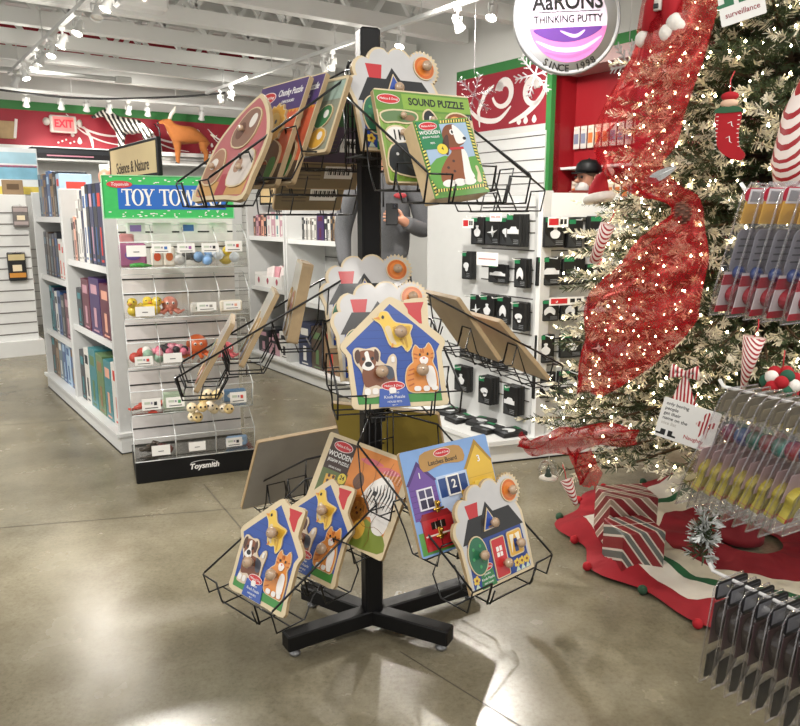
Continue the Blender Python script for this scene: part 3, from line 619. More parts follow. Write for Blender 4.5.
def dog_box():
    r = thing('boxed_puzzle', 'boxed wooden puzzle with a sitting brown puppy and black-dashed green border', 'puzzle')
    w, h, d = .16, .19, .056; mb = MB()
    mb.rbox((0, h / 2, -d / 2 + .005), (w, h, d - .006), WOOD, .003); obj('wooden_tray', mb, r)
    c = MB(); z = .0055; c.box((0, h / 2, .0035), (w, h, .0035), W('#5a8f3a'))
    for s in (-1, 1):
        for i in range(22):
            y = .006 + i * (h - .012) / 22; c.prism([(s * .078, y), (s * .078, y + .004), (s * .070, y + .0066), (s * .070, y + .0026)], z - .001, z + .0002, W('#e6d36a')); c.prism([(s * .078, y + .004), (s * .078, y + .0074), (s * .070, y + .0098), (s * .070, y + .0066)], z - .001, z + .0002, BLK)
    for i in range(20):
        x = -.076 + i * .0077; c.prism([(x, .014), (x + .004, .014), (x + .006, .022), (x + .002, .022)], z - .001, z + .0002, W('#e6d36a')); c.prism([(x + .004, .014), (x + .0077, .014), (x + .0097, .022), (x + .006, .022)], z - .001, z + .0002, BLK)
        if i > 8: c.prism([(x, .18), (x + .004, .18), (x + .006, .187), (x + .002, .187)], z - .001, z + .0002, W('#e6d36a')); c.prism([(x + .004, .18), (x + .0077, .18), (x + .0097, .187), (x + .006, .187)], z - .001, z + .0002, BLK)
    c.prism(rect(-.068, .024, .068, .178), z - .001, z + .0001, W('#9fb7cf')); c.prism(cr2([(-.068, .024), (-.068, .08), (-.02, .1), (.03, .085), (.068, .092), (.068, .024)], 2), z - .001, z + .0003, W('#5d9a3f'))
    # puppy
    c.prism(cr2([(-.04, .03), (-.045, .06), (-.02, .09), (.002, .108), (.005, .125), (.03, .12), (.038, .09), (.045, .05), (.04, .03)], 4), z - .001, z + .0005, W('#8a4d26'))
    c.prism(cr2([(.02, .035), (.026, .08), (.034, .115), (.045, .1), (.044, .06), (.048, .04)], 4), z - .001, z + .0007, WHT)
    c.prism(cr2([(-.006, .118), (-.012, .15), (.004, .172), (.03, .174), (.042, .155), (.05, .14), (.045, .126), (.02, .118)], 4), z - .001, z + .0008, W('#7a421f'))
    c.prism(cr2([(.024, .172), (.036, .168), (.052, .144), (.05, .13), (.028, .126), (.022, .14)], 4), z - .001, z + .001, WHT)
    c.prism(ell(.018, .156, .006, .007), z - .001, z + .0011, WHT); c.prism(ell(.019, .156, .003, .0045), z - .001, z + .0013, BLK); c.prism(ell(.05, .138, .005, .004), z - .001, z + .0013, BLK)
    c.prism(cr2([(-.012, .14), (-.02, .12), (-.012, .1), (-.002, .118), (.004, .15)], 4), z - .001, z + .0012, DKB)
    c.prism(rect(.0, .112, .04, .118), z - .001, z + .0012, RED)
    for x, y in ((-.02, .07), (0, .085), (-.03, .055), (-.005, .06)): c.prism(ell(x, y, .004, .0035, 8), z - .001, z + .0008, DKB)
    for x in (-.03, .0, .03): c.prism(ell(x, .032, .019, .009), z - .001, z + .0009, WHT)
    c.prism(cr2([(.052, .03), (.06, .05), (.058, .066), (.066, .066), (.066, .028)], 2), z - .001, z + .0008, CREAM)
    c.prism(rect(-.076, .118, -.012, .186), z - .001, z + .0012, W('#1f7a4a')); c.prism(ell(-.022, .116, .015, .013), z - .001, z + .0015, W('#e3cd3a'))
    obj('cover_card', c, r)
    lb = MB(); logo(lb, -.045, .174, .052, z + .002)
    for t, s, y in (('WOODEN', .0125, .158), ('JIGSAW PUZZLES', .0062, .147), ('PETS', .006, .132)): lb.text(t, s, PAPER, tr(-.045, y, z + .0016), ext=.0002, bold=.015)
    lb.text('4', .012, BLK, tr(-.022, .117, z + .0018), ext=.0002); obj('label_print', lb, r)
    return r
def chunky_puzzle(label, group):
    r = thing('chunky_puzzle', label, 'puzzle', None, group)
    w, h = .25, .29; mb = wrap_board(r, w, h, CREAM, .012); z = .0123
    mb.prism(rect(-.12, .006, .12, h - .075), .01, z, W('#c85a38')); mb.prism(rect(-.12, .006, .12, .06), .01, z + .0002, W('#3b2c22'))
    mb.prism(rect(-.122, h - .085, .122, h - .004), .01, z + .0004, W('#4b356f'))
    for i in range(14): mb.prism([(-.12 + i * .0172, h - .085), (-.112 + i * .0172, h - .094), (-.104 + i * .0172, h - .085)], .01, z + .0003, W('#d9a23a'))
    obj('board', mb, r)
    mane = [(.02 + (.05 + .008 * (i % 2)) * cos(i * pi / 14), .165 + (.05 + .008 * (i % 2)) * sin(i * pi / 14)) for i in range(28)]
    piece('lion_piece', r, [(grow(mane, .003), CREAM), (mane, W('#d9a02c')), (ell(.02, .165, .033, .034), W('#e8c060')), (ell(.008, .173, .005, .006), BLK), (ell(.033, .173, .005, .006), BLK), (ell(.02, .158, .008, .006), DKB)], z0=.014)
    g = cr2([(-.04, .03), (-.03, .11), (0, .13), (.06, .12), (.1, .09), (.09, .02), (.06, .02), (.06, .06), (.02, .07), (0, .02)], 3)
    piece('body_piece', r, [(grow(g, .003), CREAM), (g, W('#6a4a2c')), (cr2([(-.04, .03), (-.025, .08), (-.005, .08), (0, .02)], 3), W('#3f8a3f')), (cr2([(.06, .02), (.065, .07), (.095, .07), (.09, .02)], 3), W('#3f8a3f'))], z0=.014)
    lb = MB(); logo(lb, -.066, h - .04, .085, z + .001); lb.text('Chunky Puzzle', .026, PAPER, tr(.05, h - .034, z + .0008), ext=.0002, bold=.012, sx=.8); lb.text('DINOSAURS', .0115, PAPER, tr(.05, h - .06, z + .0008), ext=.0002)
    obj('label_print', lb, r)
    return r
def pink_puzzle():
    r = thing('knob_puzzle', 'pink pointed knob puzzle with farm animal pieces, outermost on the upper left arm', 'puzzle')
    out = cr2([(-.135, 0), (-.137, .06), (-.138, .14), (-.12, .19), (-.07, .25), (-.012, .292), (.012, .292), (.07, .25), (.12, .19), (.138, .14), (.137, .06), (.135, 0), (.05, 0), (-.05, 0)], 3)
    mb = MB(); mb.prism(out, 0, .0105, CREAM, WOODE); inn = [(x * .9, .012 + y * .915) for x, y in out]
    mb.prism(inn, .009, .0109, W('#b9686c')); mb.prism(rect(-.12, .012, .12, .05), .009, .0112, W('#c79a5e'))
    mb.prism(rect(-.02, .012, .03, .07), .009, .0114, W('#a8434c')); obj('board', mb, r)
    def pc(n, p, col, ex, kx, ky): piece(n, r, [(grow(p, .004), CREAM), (p, W(col))] + [(a, W(b)) for a, b in ex], kx, ky, .0085)
    pc('goat_piece', cr2([(-.03, .15), (-.05, .19), (-.02, .24), (.02, .25), (.055, .23), (.06, .18), (.03, .145)], 3), '#8d6a5a', [(ell(.03, .215, .016, .02), '#e9e2d8'), (ell(-.015, .19, .02, .024), '#6d4a3c')], 0, .19)
    pc('sheep_piece', cr2([(.03, .04), (.02, .09), (.05, .13), (.1, .125), (.12, .08), (.1, .04)], 3), '#d9cfc6', [(ell(.05, .09, .018, .02), '#b08a74')], .075, .08)
    pc('cow_piece', cr2([(-.11, .05), (-.12, .1), (-.09, .14), (-.05, .13), (-.03, .08), (-.05, .045)], 3), '#a67a62', [(ell(-.085, .1, .02, .016), '#e9e2d8')], -.075, .09)
    return r
def barcode(mb, x, y, w, h, z):
    mb.prism(rect(x - w / 2, y - h / 2, x + w / 2, y + h / 2), z - .0006, z, PAPER)
    k = x - w * .42
    for i in range(16):
        b = w * (.012 + .02 * ((i * 7) % 3)); mb.prism(rect(k, y - h * .2, k + b, y + h * .36), z - .0004, z + .0002, BLK); k += w * .053
def plain_puzzle(label, w, h, front, back, group=None, header=None, cat='puzzle', d=.012, name='wooden_puzzle', printed=True):
    """boards met from behind or on edge: wooden tray, printed face with shapes, printed back label"""
    r = thing(name, label, cat, None, group)
    mb = wrap_board(r, w, h, CREAM, d); z = d + .0003
    mb.prism(rrect(-w / 2 + .008, .008, w / 2 - .008, h - .008, .006), d - .002, z, W(front))
    if header: mb.prism(rect(-w / 2 + .008, h - .06, w / 2 - .008, h - .012), d - .002, z + .0003, W(header))
    mb.prism(rrect(-w / 2 + .003, .003, w / 2 - .003, h - .003, .006), -.0006, .001, C(back, .6))
    obj('board', mb, r)
    rnd = random.Random(len(label)); cols = ('#d9a63e', '#b3452e', '#3f7a4c', '#34558f', '#e6e0d4')
    for i in range(4):
        cx = (-.25 + .5 * (i % 2)) * w; cy = (.25 + .38 * (i // 2)) * (h - .05); p = ell(cx, cy, w * .16, h * .13, 14, rnd.random())
        piece('animal_piece', r, [(grow(p, .003), CREAM), (p, W(cols[(i + len(label)) % 5])), (ell(cx + w * .05, cy + h * .03, w * .05, w * .05, 10), WHT)], z0=d)
    if not printed: return r
    lb = MB(); T = Matrix.Rotation(pi, 4, 'Y'); lb.T = T
    lb.prism(rect(-w * .3, h * .55, w * .36, h * .88), -.001, .0012, C('#39603c', .6)); barcode(lb, w * .2, h * .28, w * .4, h * .2, .0016)
    for i in range(5): lb.prism(rect(-w * .4, h * (.16 + .06 * i), -w * .05, h * (.175 + .06 * i)), 0, .0012, C('#5a5148', .6))
    obj('back_label', lb, r)
    return r
# ================================================================ the rack
PX, PY = -.087, 2.124
def bmat(al, r, z, lean, lat=0., roll=0.):
    a = radians(al); o = V((sin(a), -cos(a), 0)); l = V((cos(a), sin(a), 0)); L = radians(lean)
    u = o * -sin(L) + V((0, 0, cos(L))); n = o * cos(L) + V((0, 0, sin(L)))
    M = Matrix((l, u, n)).transposed().to_4x4(); M.translation = V((PX, PY, 0)) + o * r + l * lat + V((0, 0, z))
    return M @ rz(radians(roll))
rack = thing('display_rack', 'black floor rack with wire baskets of wooden puzzles on a four-footed base', 'rack', tr(PX, PY, 0))
p = MB(); p.rbox((0, 0, .92), (.056, .056, 1.70), BLACK, .006); p.rbox((0, 0, 1.764), (.05, .05, .012), BLACK, .004); obj('pole', p, rack, rz(radians(20)))
for ex, ey in ((-.25, -.155), (.237, -.125), (.35, .205), (-.23, .155)):
    d = V((ex, ey, 0)); L = d.length; m = MB()
    m.rbox((L / 2, 0, .052), (L, .052, .05), BLACK, .004)
    lg = obj('leg', m, rack, frame((0, 0, 0), d))
    ft = MB(); ft.lathe([(.012, .0), (.017, .004), (.017, .012), (.008, .016), (.008, .03)], C('#8d8d8d', .35, .8), 14, (L - .03, 0, 0)); obj('foot', ft, lg)
def basket(al, pockets, w=.15, top=None):
    """pockets: (r, z) of each shelf from the pole outwards; local x outward, y sideways"""
    mb = MB(); R = .0021
    def T(pts, r=R): mb.tube(pts, r, WIRE, 5)
    rl, zl = pockets[-1]; r0, z0 = pockets[0]
    sl = (zl - z0) / (rl - r0) if len(pockets) > 1 else -.45
    zt = z0 + .115 - sl * (r0 - .03)
    for s in (-1, 1):                                      # straight side rails from the collar to the nose, then the stepped under-rails
        rail = [(.034, s * .03, zt + .005), (.05, s * .045, zt), (.13, s * w, zt + sl * .08), (rl + .056, s * w, zl + .055)]
        T(rail, .003)
        st = []
        for r, z in pockets:
            st += [(r - .075, s * w, z + .045), (r - .045, s * w, z - .008), (r + .045, s * w, z - .008), (r + .06, s * w, z + .05)]
        st = [(.13, s * w, zt + sl * .08)] + st[(0 if r0 > .2 else 1):] + [rail[-1]]
        T(st)
    for r, z in pockets:
        y = w * .56
        T([(r + .06, -w, z + .05), (r + .062, -y, z + .05), (r + .048, -y, z - .008), (r + .048, y, z - .008), (r + .062, y, z + .05), (r + .06, w, z + .05)])
        T([(r - .04, -w, z - .008), (r - .04, w, z - .008)]); T([(r + .0, -w, z - .01), (r + .0, w, z - .01)])
        for q in (-.5, .5): T([(r - .075, q * w, z + .045), (r - .045, q * w, z - .01), (r + .05, q * w, z - .01), (r + .064, q * w, z + .03)])
    for q in (-1, -.5, 0, .5, 1): T([(.05, q * .045, zt), (.05, q * .045, pockets[0][1] - .02)])
    for k in range(4): zz = pockets[0][1] - .02 + (zt - pockets[0][1] + .02) * k / 3; T([(.05, -.045, zz), (.05, .045, zz)])
    mb.rbox((.036, 0, zt - .01), (.014, .05, .03), WIRE, .003)
    a = radians(al)
    M = Matrix(((sin(a), cos(a), 0, 0), (-cos(a), sin(a), 0, 0), (0, 0, 1, 0), (0, 0, 0, 1)))
    o = obj('wire_basket', mb, rack, M)
    hk = MB()
    for q in (-1, 1): hk.tube([(.028, q * .03, zt + .02), (.042, q * .03, zt + .022), (.048, q * .03, zt + .005)], .004, WIRE, 6)
    hk.rbox((.03, 0, zt + .012), (.01, .07, .016), WIRE, .003); obj('hanger', hk, o)
    return o
PB = [(.15, .34), (.26, .285), (.41, .245)]
PM = [(.20, .88), (.285, .845), (.371, .815)]
PT = [(.20, 1.43), (.335, 1.365), (.47, 1.315)]
basket(-43, [(.17, .36), (.275, .283), (.437, .27)])
basket(41, [(.22, .50), (.40, .44), (.505, .36)])
basket(-145, [(.2, .40), (.36, .33), (.51, .27)]); basket(131, [(.17, .38), (.30, .33), (.43, .28)])
basket(12, [(.14, .875), (.25, .85), (.371, .815)])
basket(-78, [(.215, .925), (.355, .87), (.48, .805)], .11); basket(112, [(.20, .91), (.355, .85), (.52, .775)], .13)
basket(30, [(.19, 1.43), (.34, 1.345), (.47, 1.315)], .138); basket(-60, [(.215, 1.44), (.335, 1.375), (.435, 1.31)])
basket(-150, [(.2, 1.42), (.33, 1.35), (.45, 1.29)]); basket(120, [(.2, 1.42), (.33, 1.36), (.45, 1.3)])
def put(o, *a, sc=1, **k): o.matrix_world = bmat(*a, **k) @ Matrix.Scale(sc, 4); return o
GP = 'house-shaped pet puzzles on the rack'; GS = 'cloud-topped first shapes puzzles on the rack'
pets = put(pets_puzzle('blue house-shaped pets puzzle facing the aisle on the middle tier', GP), 12, .371, .818, 16, sc=.91)
pets2 = copy_thing(pets, bmat(-43, .437, .277, 25) @ Matrix.Scale(.92, 4), 'blue house-shaped pets puzzle, outermost of the pair on the lower left arm', GP)
pets3 = copy_thing(pets, bmat(-43, .268, .289, 27) @ Matrix.Scale(.92, 4), 'blue house-shaped pets puzzle half hidden between another one and the zebra jigsaw', GP)
shp = put(shapes_puzzle('cloud-topped house puzzle with orange sun, outermost on the lower right arm', GS), 41, .515, .365, 18, .01, sc=.96)
copy_thing(shp, bmat(12, .258, .862, 18, -.004) @ Matrix.Scale(.95, 4), 'cloud-topped house puzzle directly behind the blue pets puzzle on the middle tier', GS)
copy_thing(shp, bmat(12, .13, .925, 18, -.018) @ Matrix.Scale(.95, 4), 'cloud-topped house puzzle at the very back of the middle tier front arm', GS)
copy_thing(shp, bmat(30, .195, 1.434, 15, 0.), 'cloud-topped house puzzle behind the green sound puzzle on the top tier', GS)
put(jigsaw_puzzle(), -40, .175, .372, 27, .035, -4)
put(latches_board(), 36, .43, .448, 22, .0)
put(sound_puzzle(), 30, .345, 1.348, 20)
put(dog_box(), 30, .475, 1.322, 20, -.012, 7, sc=.95)
GC = 'chunky puzzles on the upper left arm'
ch = put(chunky_puzzle('purple-headed chunky puzzle right behind the pink pointed puzzle on the top tier', GC), -52, .325, 1.345, 22, -.05)
copy_thing(ch, bmat(-52, .295, 1.352, 22, -.022), 'second purple-headed chunky puzzle, mostly covered by the first, on the top tier', GC)
put(pink_puzzle(), -50, .44, 1.312, 28, -.035)
put(plain_puzzle('grey-green peg puzzle board closest to the pole on the upper left arm', .22, .2, '#8a8f7f', '#b7a78e', None, '#9ab0a4'), -50, .235, 1.425, 22, .04)
for k, (al, r, z, lean, w, h, fr, bk, lab) in enumerate((
    (-78, .485, .812, 30, .22, .21, '#b9b4ac', '#8a7358', 'shrink-wrapped wooden puzzle seen edge-on, outermost on the middle left arm'),
    (-78, .364, .876, 28, .22, .22, '#c9c4ba', '#8a7358', 'shrink-wrapped wooden puzzle seen edge-on, second on the middle left arm'),
    (-78, .217, .934, 13, .2, .22, '#cfc9bb', '#a08a6a', 'pale wooden puzzle stack seen edge-on, nearest the pole on the middle left arm'),
    (112, .36, .853, 37, .25, .24, '#b58a5e', '#bfae96', 'brown-backed puzzle board closer to the pole on the middle right arm'),
    (112, .53, .783, 43, .26, .26, '#a9977c', '#c2b199', 'brown-backed puzzle board outermost on the middle right arm'),
    (-145, .51, .275, 30, .42, .33, '#8d8a84', '#a39e96', 'grey-backed puzzle board leaning away on the lower rear left arm'),
    (131, .41, .29, 25, .28, .2, '#c9b23e', '#6a5a40', 'yellow puzzle board leaning away on the lower rear right arm'),
    (158, .2, .46, 25, .36, .26, '#b9a436', '#b09a44', 'olive-yellow puzzle board showing on both sides of the pole on the lower tier'),
    (-150, .44, 1.295, 25, .24, .2, '#6a7a4a', '#7d6f55', 'brown-backed puzzle with green label, lowest on the upper rear arm'),
    (-150, .32, 1.36, 25, .24, .2, '#5a7a4a', '#84755a', 'brown-backed puzzle with green label, middle one on the upper rear arm'),
    (-150, .20, 1.43, 20, .24, .2, '#5b3f6e', '#4d4150', 'purple-backed puzzle nearest the pole on the upper rear arm'),
    (120, .3, 1.37, 20, .2, .19, '#5b3f6e', '#4d4150', 'purple puzzle on the upper rear right arm behind the cloud-topped puzzle'))):
    put(plain_puzzle(lab, w, h, fr, bk, None, None, d=.03 if k == 2 else .013, printed=k > 7), al, r, z, lean)
# ================================================================ shelving and stock
def single(name, mb, mat, label, cat, group=None):
    return tag(obj(name, mb, None, mat), label, cat, group)
ORD = ('first', 'second', 'third', 'fourth', 'fifth', 'sixth', 'seventh', 'eighth', 'ninth', 'tenth', 'eleventh', 'twelfth', 'thirteenth', 'fourteenth', 'fifteenth', 'sixteenth')
CNAME = {'#2b3350': 'navy', '#3f5f8f': 'blue', '#8a6f52': 'tan', '#20242b': 'black', '#d8d6d0': 'white', '#5b2335': 'maroon', '#6a7f8a': 'slate grey', '#3f7f86': 'teal', '#8d8a84': 'grey', '#b98f9a': 'dusty pink', '#3d2a5a': 'purple', '#a8c4dc': 'pale blue', '#5f7a52': 'green', '#c8443a': 'red', '#4a3a30': 'brown', '#d9a08a': 'peach'}
def book(w, h, d, col, col2=None, lines=True):
    """box book standing on local z=0, spine towards -x (w along y, d along x)"""
    m = MB(); c = C(col, .4, coat=.2); m.rbox((d / 2, 0, h / 2), (d, w, h), c, .002)
    k = C(col2 or '#c9c3b8', .5)
    if lines:
        m.box((-.0004, 0, h * .8), (.0012, w * .6, h * .16), k); m.box((-.0004, 0, h * .3), (.0012, w * .25, h * .34), k); m.box((-.0004, 0, h * .06), (.0012, w * .5, h * .03), k)
        m.box((d * .5, -w / 2 - .0004, h * .62), (d * .6, .0012, h * .4), k); m.box((d * .5, -w / 2 - .0004, h * .2), (d * .7, .0012, h * .06), k)
    return m
BK = C('#5a5a58', .6)
def gondola(name, label, a0, a1, b0, depth, bays, h=1.44):
    """bays: list of (a_from, a_to, shelf heights)"""
    r = thing(name, label, 'shelving unit', st(b0, a0, 0)); L = a1 - a0
    m = MB(); m.box((depth / 2, L / 2, .05), (depth - .02, L, .10), WHITE); m.box((depth / 2, L / 2, .105), (depth + .02, L + .01, .018), WHITE); m.box((depth / 2, L / 2, .003), (depth - .012, L + .004, .006), BLACK); obj('base', m, r)  # black strip at floor level stands in for the shadow under the base
    m = MB(); m.box((depth * .62, L / 2, h / 2), (.03, L, h - .2), C('#b9bab8', .5))
    for i in range(10): m.box((depth * .62 - .0155, L / 2, .2 + i * .125), (.002, L, .008), BK)
    obj('back_panel', m, r)
    ends = sorted({b for y in bays for b in y[:2]})
    for e in ends:
        m = MB(); m.rbox((depth * .45, e - a0, h / 2 + .05), (depth * .86, .022, h - .1), WHITE2, .003); obj('side_panel', m, r)
    for f, t, zs in bays:
        for z in zs:
            m = MB(); n = t - f - .024; m.box((depth * .33, (f + t) / 2 - a0, z - .014), (depth * .56, n, .028), WHITE); m.box((depth * .05, (f + t) / 2 - a0, z - .01), (.006, n, .036), WHITE)
            obj('shelf', m, r)
    return r
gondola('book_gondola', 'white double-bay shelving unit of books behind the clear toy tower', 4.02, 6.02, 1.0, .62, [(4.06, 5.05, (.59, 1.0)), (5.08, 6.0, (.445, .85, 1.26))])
def shelf_row(items, b, z, a_start, where, group, d=.2, step=-1, name='book', cat='book'):
    a = a_start
    for i, (w, h, col, col2) in enumerate(items):
        a += step * w / 2
        o = single(name, book(w * .94, h, d, col, col2), st(b, a, z, radians(random.uniform(-1.5, 1.5))), '%s %s, %s from the far end, %s' % (CNAME[col], name.replace('_', ' '), ORD[i], where), cat, group)
        a += step * w / 2
    return a
shelf_row([(.10, .30, '#6a7f8a', '#2b3350'), (.09, .30, '#8a6f52', '#3f5f8f'), (.1, .29, '#2b3350', '#8a6f52'), (.11, .31, '#3f5f8f', '#a8c4dc'), (.1, .29, '#8a6f52', '#20242b'), (.1, .3, '#20242b', '#8d8a84'), (.12, .28, '#a8c4dc', '#c8443a')], 1.06, 1.262, 5.97, 'top shelf, bay furthest behind toy tower', 'books on the top shelf, far bay')
shelf_row([(.09, .31, '#20242b', '#6a7f8a'), (.09, .31, '#4a3a30', '#8d8a84'), (.1, .3, '#20242b', '#6a7f8a'), (.09, .3, '#2b3350', '#8a6f52'), (.1, .31, '#20242b', '#3f5f8f'), (.1, .27, '#d8d6d0', '#c8443a'), (.09, .25, '#d8d6d0', '#c8443a')], 1.06, .852, 5.95, 'second shelf, bay furthest behind toy tower', 'books on the second shelf, far bay')
shelf_row([(.09, .33, '#3f7f86', '#20242b'), (.09, .32, '#2b3350', '#3f7f86'), (.09, .3, '#d8d6d0', '#20242b'), (.1, .31, '#3f5f8f', '#2b3350'), (.12, .29, '#20242b', '#8d8a84'), (.17, .31, '#5b2335', '#b98f9a')], 1.06, .447, 5.93, 'third shelf, bay furthest behind toy tower', 'books on the third shelf, far bay')
shelf_row([(.12, .31, '#4a3a30', '#3f7f86'), (.12, .3, '#8a6f52', '#4a3a30'), (.11, .3, '#6a7f8a', '#d8d6d0'), (.12, .31, '#3f5f8f', '#a8c4dc'), (.14, .3, '#a8c4dc', '#3f5f8f'), (.13, .31, '#3f5f8f', '#8a6f52')], 1.05, .115, 5.96, 'bottom shelf, bay furthest behind tower', 'puzzle boxes on the bottom shelf, far bay', .22, name='puzzle_box', cat='box')
shelf_row([(.06, .26, '#8d8a84', '#20242b'), (.05, .27, '#d9a08a', '#5b2335'), (.05, .25, '#4a3a30', '#8d8a84'), (.07, .36, '#d8d6d0', '#8d8a84'), (.05, .42, '#d8d6d0', '#8d8a84'), (.06, .42, '#2b3350', '#8d8a84'), (.07, .44, '#d8d6d0', '#3f5f8f'), (.08, .45, '#20242b', '#3f5f8f'), (.09, .45, '#2b3350', '#b98f9a'), (.09, .45, '#20242b', '#3f5f8f'), (.1, .45, '#2b3350', '#c8443a')], 1.06, 1.002, 5.03, 'top shelf right behind the toy tower', 'books on the top shelf, near bay')
shelf_row([(.14, .24, '#20242b', '#3f7f86'), (.2, .31, '#5b2335', '#b98f9a'), (.24, .33, '#3d2a5a', '#b98f9a'), (.22, .31, '#5b2335', '#d9a08a')], 1.05, .592, 5.0, 'middle shelf right behind toy tower', 'boxes on the middle shelf, near bay', .25, name='game_box', cat='box')
shelf_row([(.13, .32, '#20242b', '#3f7f86'), (.12, .35, '#d8d6d0', '#20242b'), (.17, .37, '#3f7f86', '#5f7a52'), (.18, .36, '#5f7a52', '#8a6f52'), (.16, .35, '#3f7f86', '#d9a08a'), (.19, .36, '#d8d6d0', '#c8443a')], 1.04, .115, 5.02, 'bottom shelf right behind toy tower', 'boxes on the bottom shelf, near bay', .25, name='puzzle_box', cat='box')
for i, (a, b, c1, c2, t) in enumerate(((5.2, 1.35, '#d8d6d0', '#3f5f8f', 'white'), (4.95, 1.34, '#d8d6d0', '#20242b', 'white'), (4.7, 1.33, '#a8c4dc', '#3f5f8f', 'pale blue'))):
    m = book(.2, .16, .14, c1, c2); m.box((.06, -.1006, .08), (.05, .001, .09), C('#c8443a', .5)); m.box((-.0006, .02, .08), (.001, .07, .1), BLK)
    single('toy_box', m, st(b, a, 1.44, -pi / 4), t + ' toy box standing on top of the book shelving, %s from the far end' % ORD[i], 'box')
# science sign, ball
sg = thing('shelf_sign', 'tan science sign in a black frame on top of the book shelving', 'sign', wallframe(SF @ V((1.18, 4.45, 1.463)), -A2))
m = MB(); m.rbox((.42, .09, 0), (.84, .18, .024), BLACK, .004); obj('frame', m, sg)
m = MB(); m.box((.43, .09, .0125), (.79, .148, .002), C('#b6a47c', .5, var=.2, scale=4)); obj('panel', m, sg)
m = MB(); m.text('Science & Nature', .082, C('#2a2118', .6), tr(.43, .06, .0142), sx=.98, bold=.01); obj('lettering', m, sg)
m = MB(); m.ball((0, 0, .055), .055, C('#c98a72', .35, var=.15, scale=12), 16, 12); m.lathe([(.022, 0), (.022, .006), (.012, .012)], WHITE, 12)
single('toy_globe', m, st(1.2, 4.62, 1.44), 'small pinkish globe left of the tan science sign', 'globe')
# slat end cap on the far left
e = thing('slat_fixture', 'white slatwall end display at the far left of the aisle', 'shelving unit', st(.2, 7.57, 0))
m = MB(); m.box((.51, .2, .73), (1.04, .4, 1.46), WHITE)
for i in range(12): m.box((.51, -.0015, .2 + i * .1), (1.03, .004, .01), C('#6a6663', .6))
obj('slat_panel', m, e); m = MB(); m.box((.51, .15, .07), (1.1, .46, .14), WHITE); obj('base', m, e)
def hang(mb_fn, mat): pass
def pouch(label, mat, w, h, col, top, cat='package', win=None):
    r = thing('hanging_package', label, cat, mat)
    m = MB(); m.rbox((0, -.015, -h / 2), (w, .03, h), C(col, .35, coat=.4), .008); obj('pouch', m, r)
    m = MB(); m.box((0, -.031, -h * .18), (w * .9, .002, h * .2), C(top, .4)); m.box((0, -.031, -h * .8), (w * .9, .002, h * .16), C(win or top, .4)); m.prism([(-w * .2, -h * .65), (0, -h * .45), (w * .2, -h * .55), (w * .1, -h * .7)], -.034, -.03, PAPER) if False else m.box((0, -.0315, -h * .55), (w * .5, .002, h * .22), C('#e8d8b8', .4)); obj('print', m, r)
    m = MB(); m.tube([(0, .0, .01), (0, -.07, .01), (0, -.075, .016)], .003, WHITE, 6); obj('peg', m, r)
    return r
pouch('grey plush pouch hanging high on the white slatwall', st(1.17, 7.56, 1.36), .13, .19, '#6f6a68', '#a89a98')
pouch('black and gold snack-like pouch hanging on the white slatwall', st(1.10, 7.56, .95), .15, .26, '#17181a', '#c9b88a', win='#c98a3a')
m = MB(); m.rbox((0, 0, .21), (.62, .14, .42), C('#dfe6ea', .5), .004); m.box((0, -.0705, .2), (.6, .002, .12), C('#7fb6cf', .5, var=.4, scale=7)); m.box((0, -.0705, .33), (.6, .002, .1), C('#a9cfe0', .5, var=.3, scale=5)); m.box((0, -.0705, .255), (.6, .002, .02), C('#c96a8a', .5, var=.4, scale=30)); m.box((0, -.0705, .04), (.6, .002, .07), C('#d9c45a', .5))
single('toy_box', m, st(1.08, 7.82, 1.462), 'wide pale blue and white toy box standing on the slatwall end display', 'box')
m = MB(); m.rbox((0, 0, .065), (.17, .03, .13), C('#8a7358', .5, var=.15), .004); m.box((0, -.0155, .07), (.1, .001, .05), C('#5a4632', .5))
single('shelf_sign', m, st(1.14, 7.62, 1.46), 'small brown category sign on the slatwall end display', 'sign')
for i, (b, w_, h_, c1, c2, t) in enumerate(((2.12, 1.0, .125, '#121317', '#2a2d33', 'black'),)):
    m = MB(); m.rbox((0, 0, h_ / 2), (w_, .25, h_), C(c1, .5), .004); m.box((0, -.126, h_ * .65), (w_ * .9, .002, h_ * .3), C(c2, .5)); m.box((-.1, -.1265, h_ * .3), (w_ * .5, .002, h_ * .12), C('#c98a9a', .5))
    single('recess_block', m, st(b, 9.42, 1.90), '%s block standing in for the shade in the ledge recess under the exit sign' % t, 'box')  # black block added where the recess under the ledge is only dark
wp = thing('wall_plaque', 'small tan plaque with white edge on the red wall left of the exit sign', 'plaque', EW @ tr(1.44, 2.26, .01))
m = MB(); m.rbox((0, 0, 0), (.3, .2, .02), C('#b09468', .5, var=.2), .004); obj('board', m, wp)
m = MB(); m.box((.155, .02, .004), (.03, .22, .024), PAPER, Matrix.Rotation(-.15, 3, 'Z')); obj('edge_strip', m, wp)
# ---------------------------------------------------------------- toy tower
CLR = clear('acrylic', '#f4f5f4', .3, .05, .05); EDGE = C('#d8dcdb', .15, coat=1., var=.02)  # pale tubes for the polished edges, their highlight put into the colour
TWX = V((.924, .382, 0)); TM = frame((-1.274, 3.398, 0), TWX); TW, TD = .575, .34
tw = thing('toy_tower', 'clear acrylic tower of small toys under a green and blue sign', 'display stand', TM)
m = MB(); m.rbox((TW / 2, TD / 2, .052), (TW, TD, .104), BLACK, .004); obj('base', m, tw)
m = MB(); m.text('Toysmith', .038, PAPER, tr(TW * .56, -.001, .055) @ rx(pi / 2), ext=.0006, bold=.03, shear=.2); m.tube([(TW * .5 + .06 * cos(t) + .03, -.0014, .072 + .012 * sin(t)) for t in [i * pi / 8 for i in range(9)]], .0012, PAPER, 4); obj('lettering', m, tw)
m = MB(); m.box((TW / 2, TD - .02, .78), (TW - .02, .03, 1.34), C('#e3dfdd', .45))
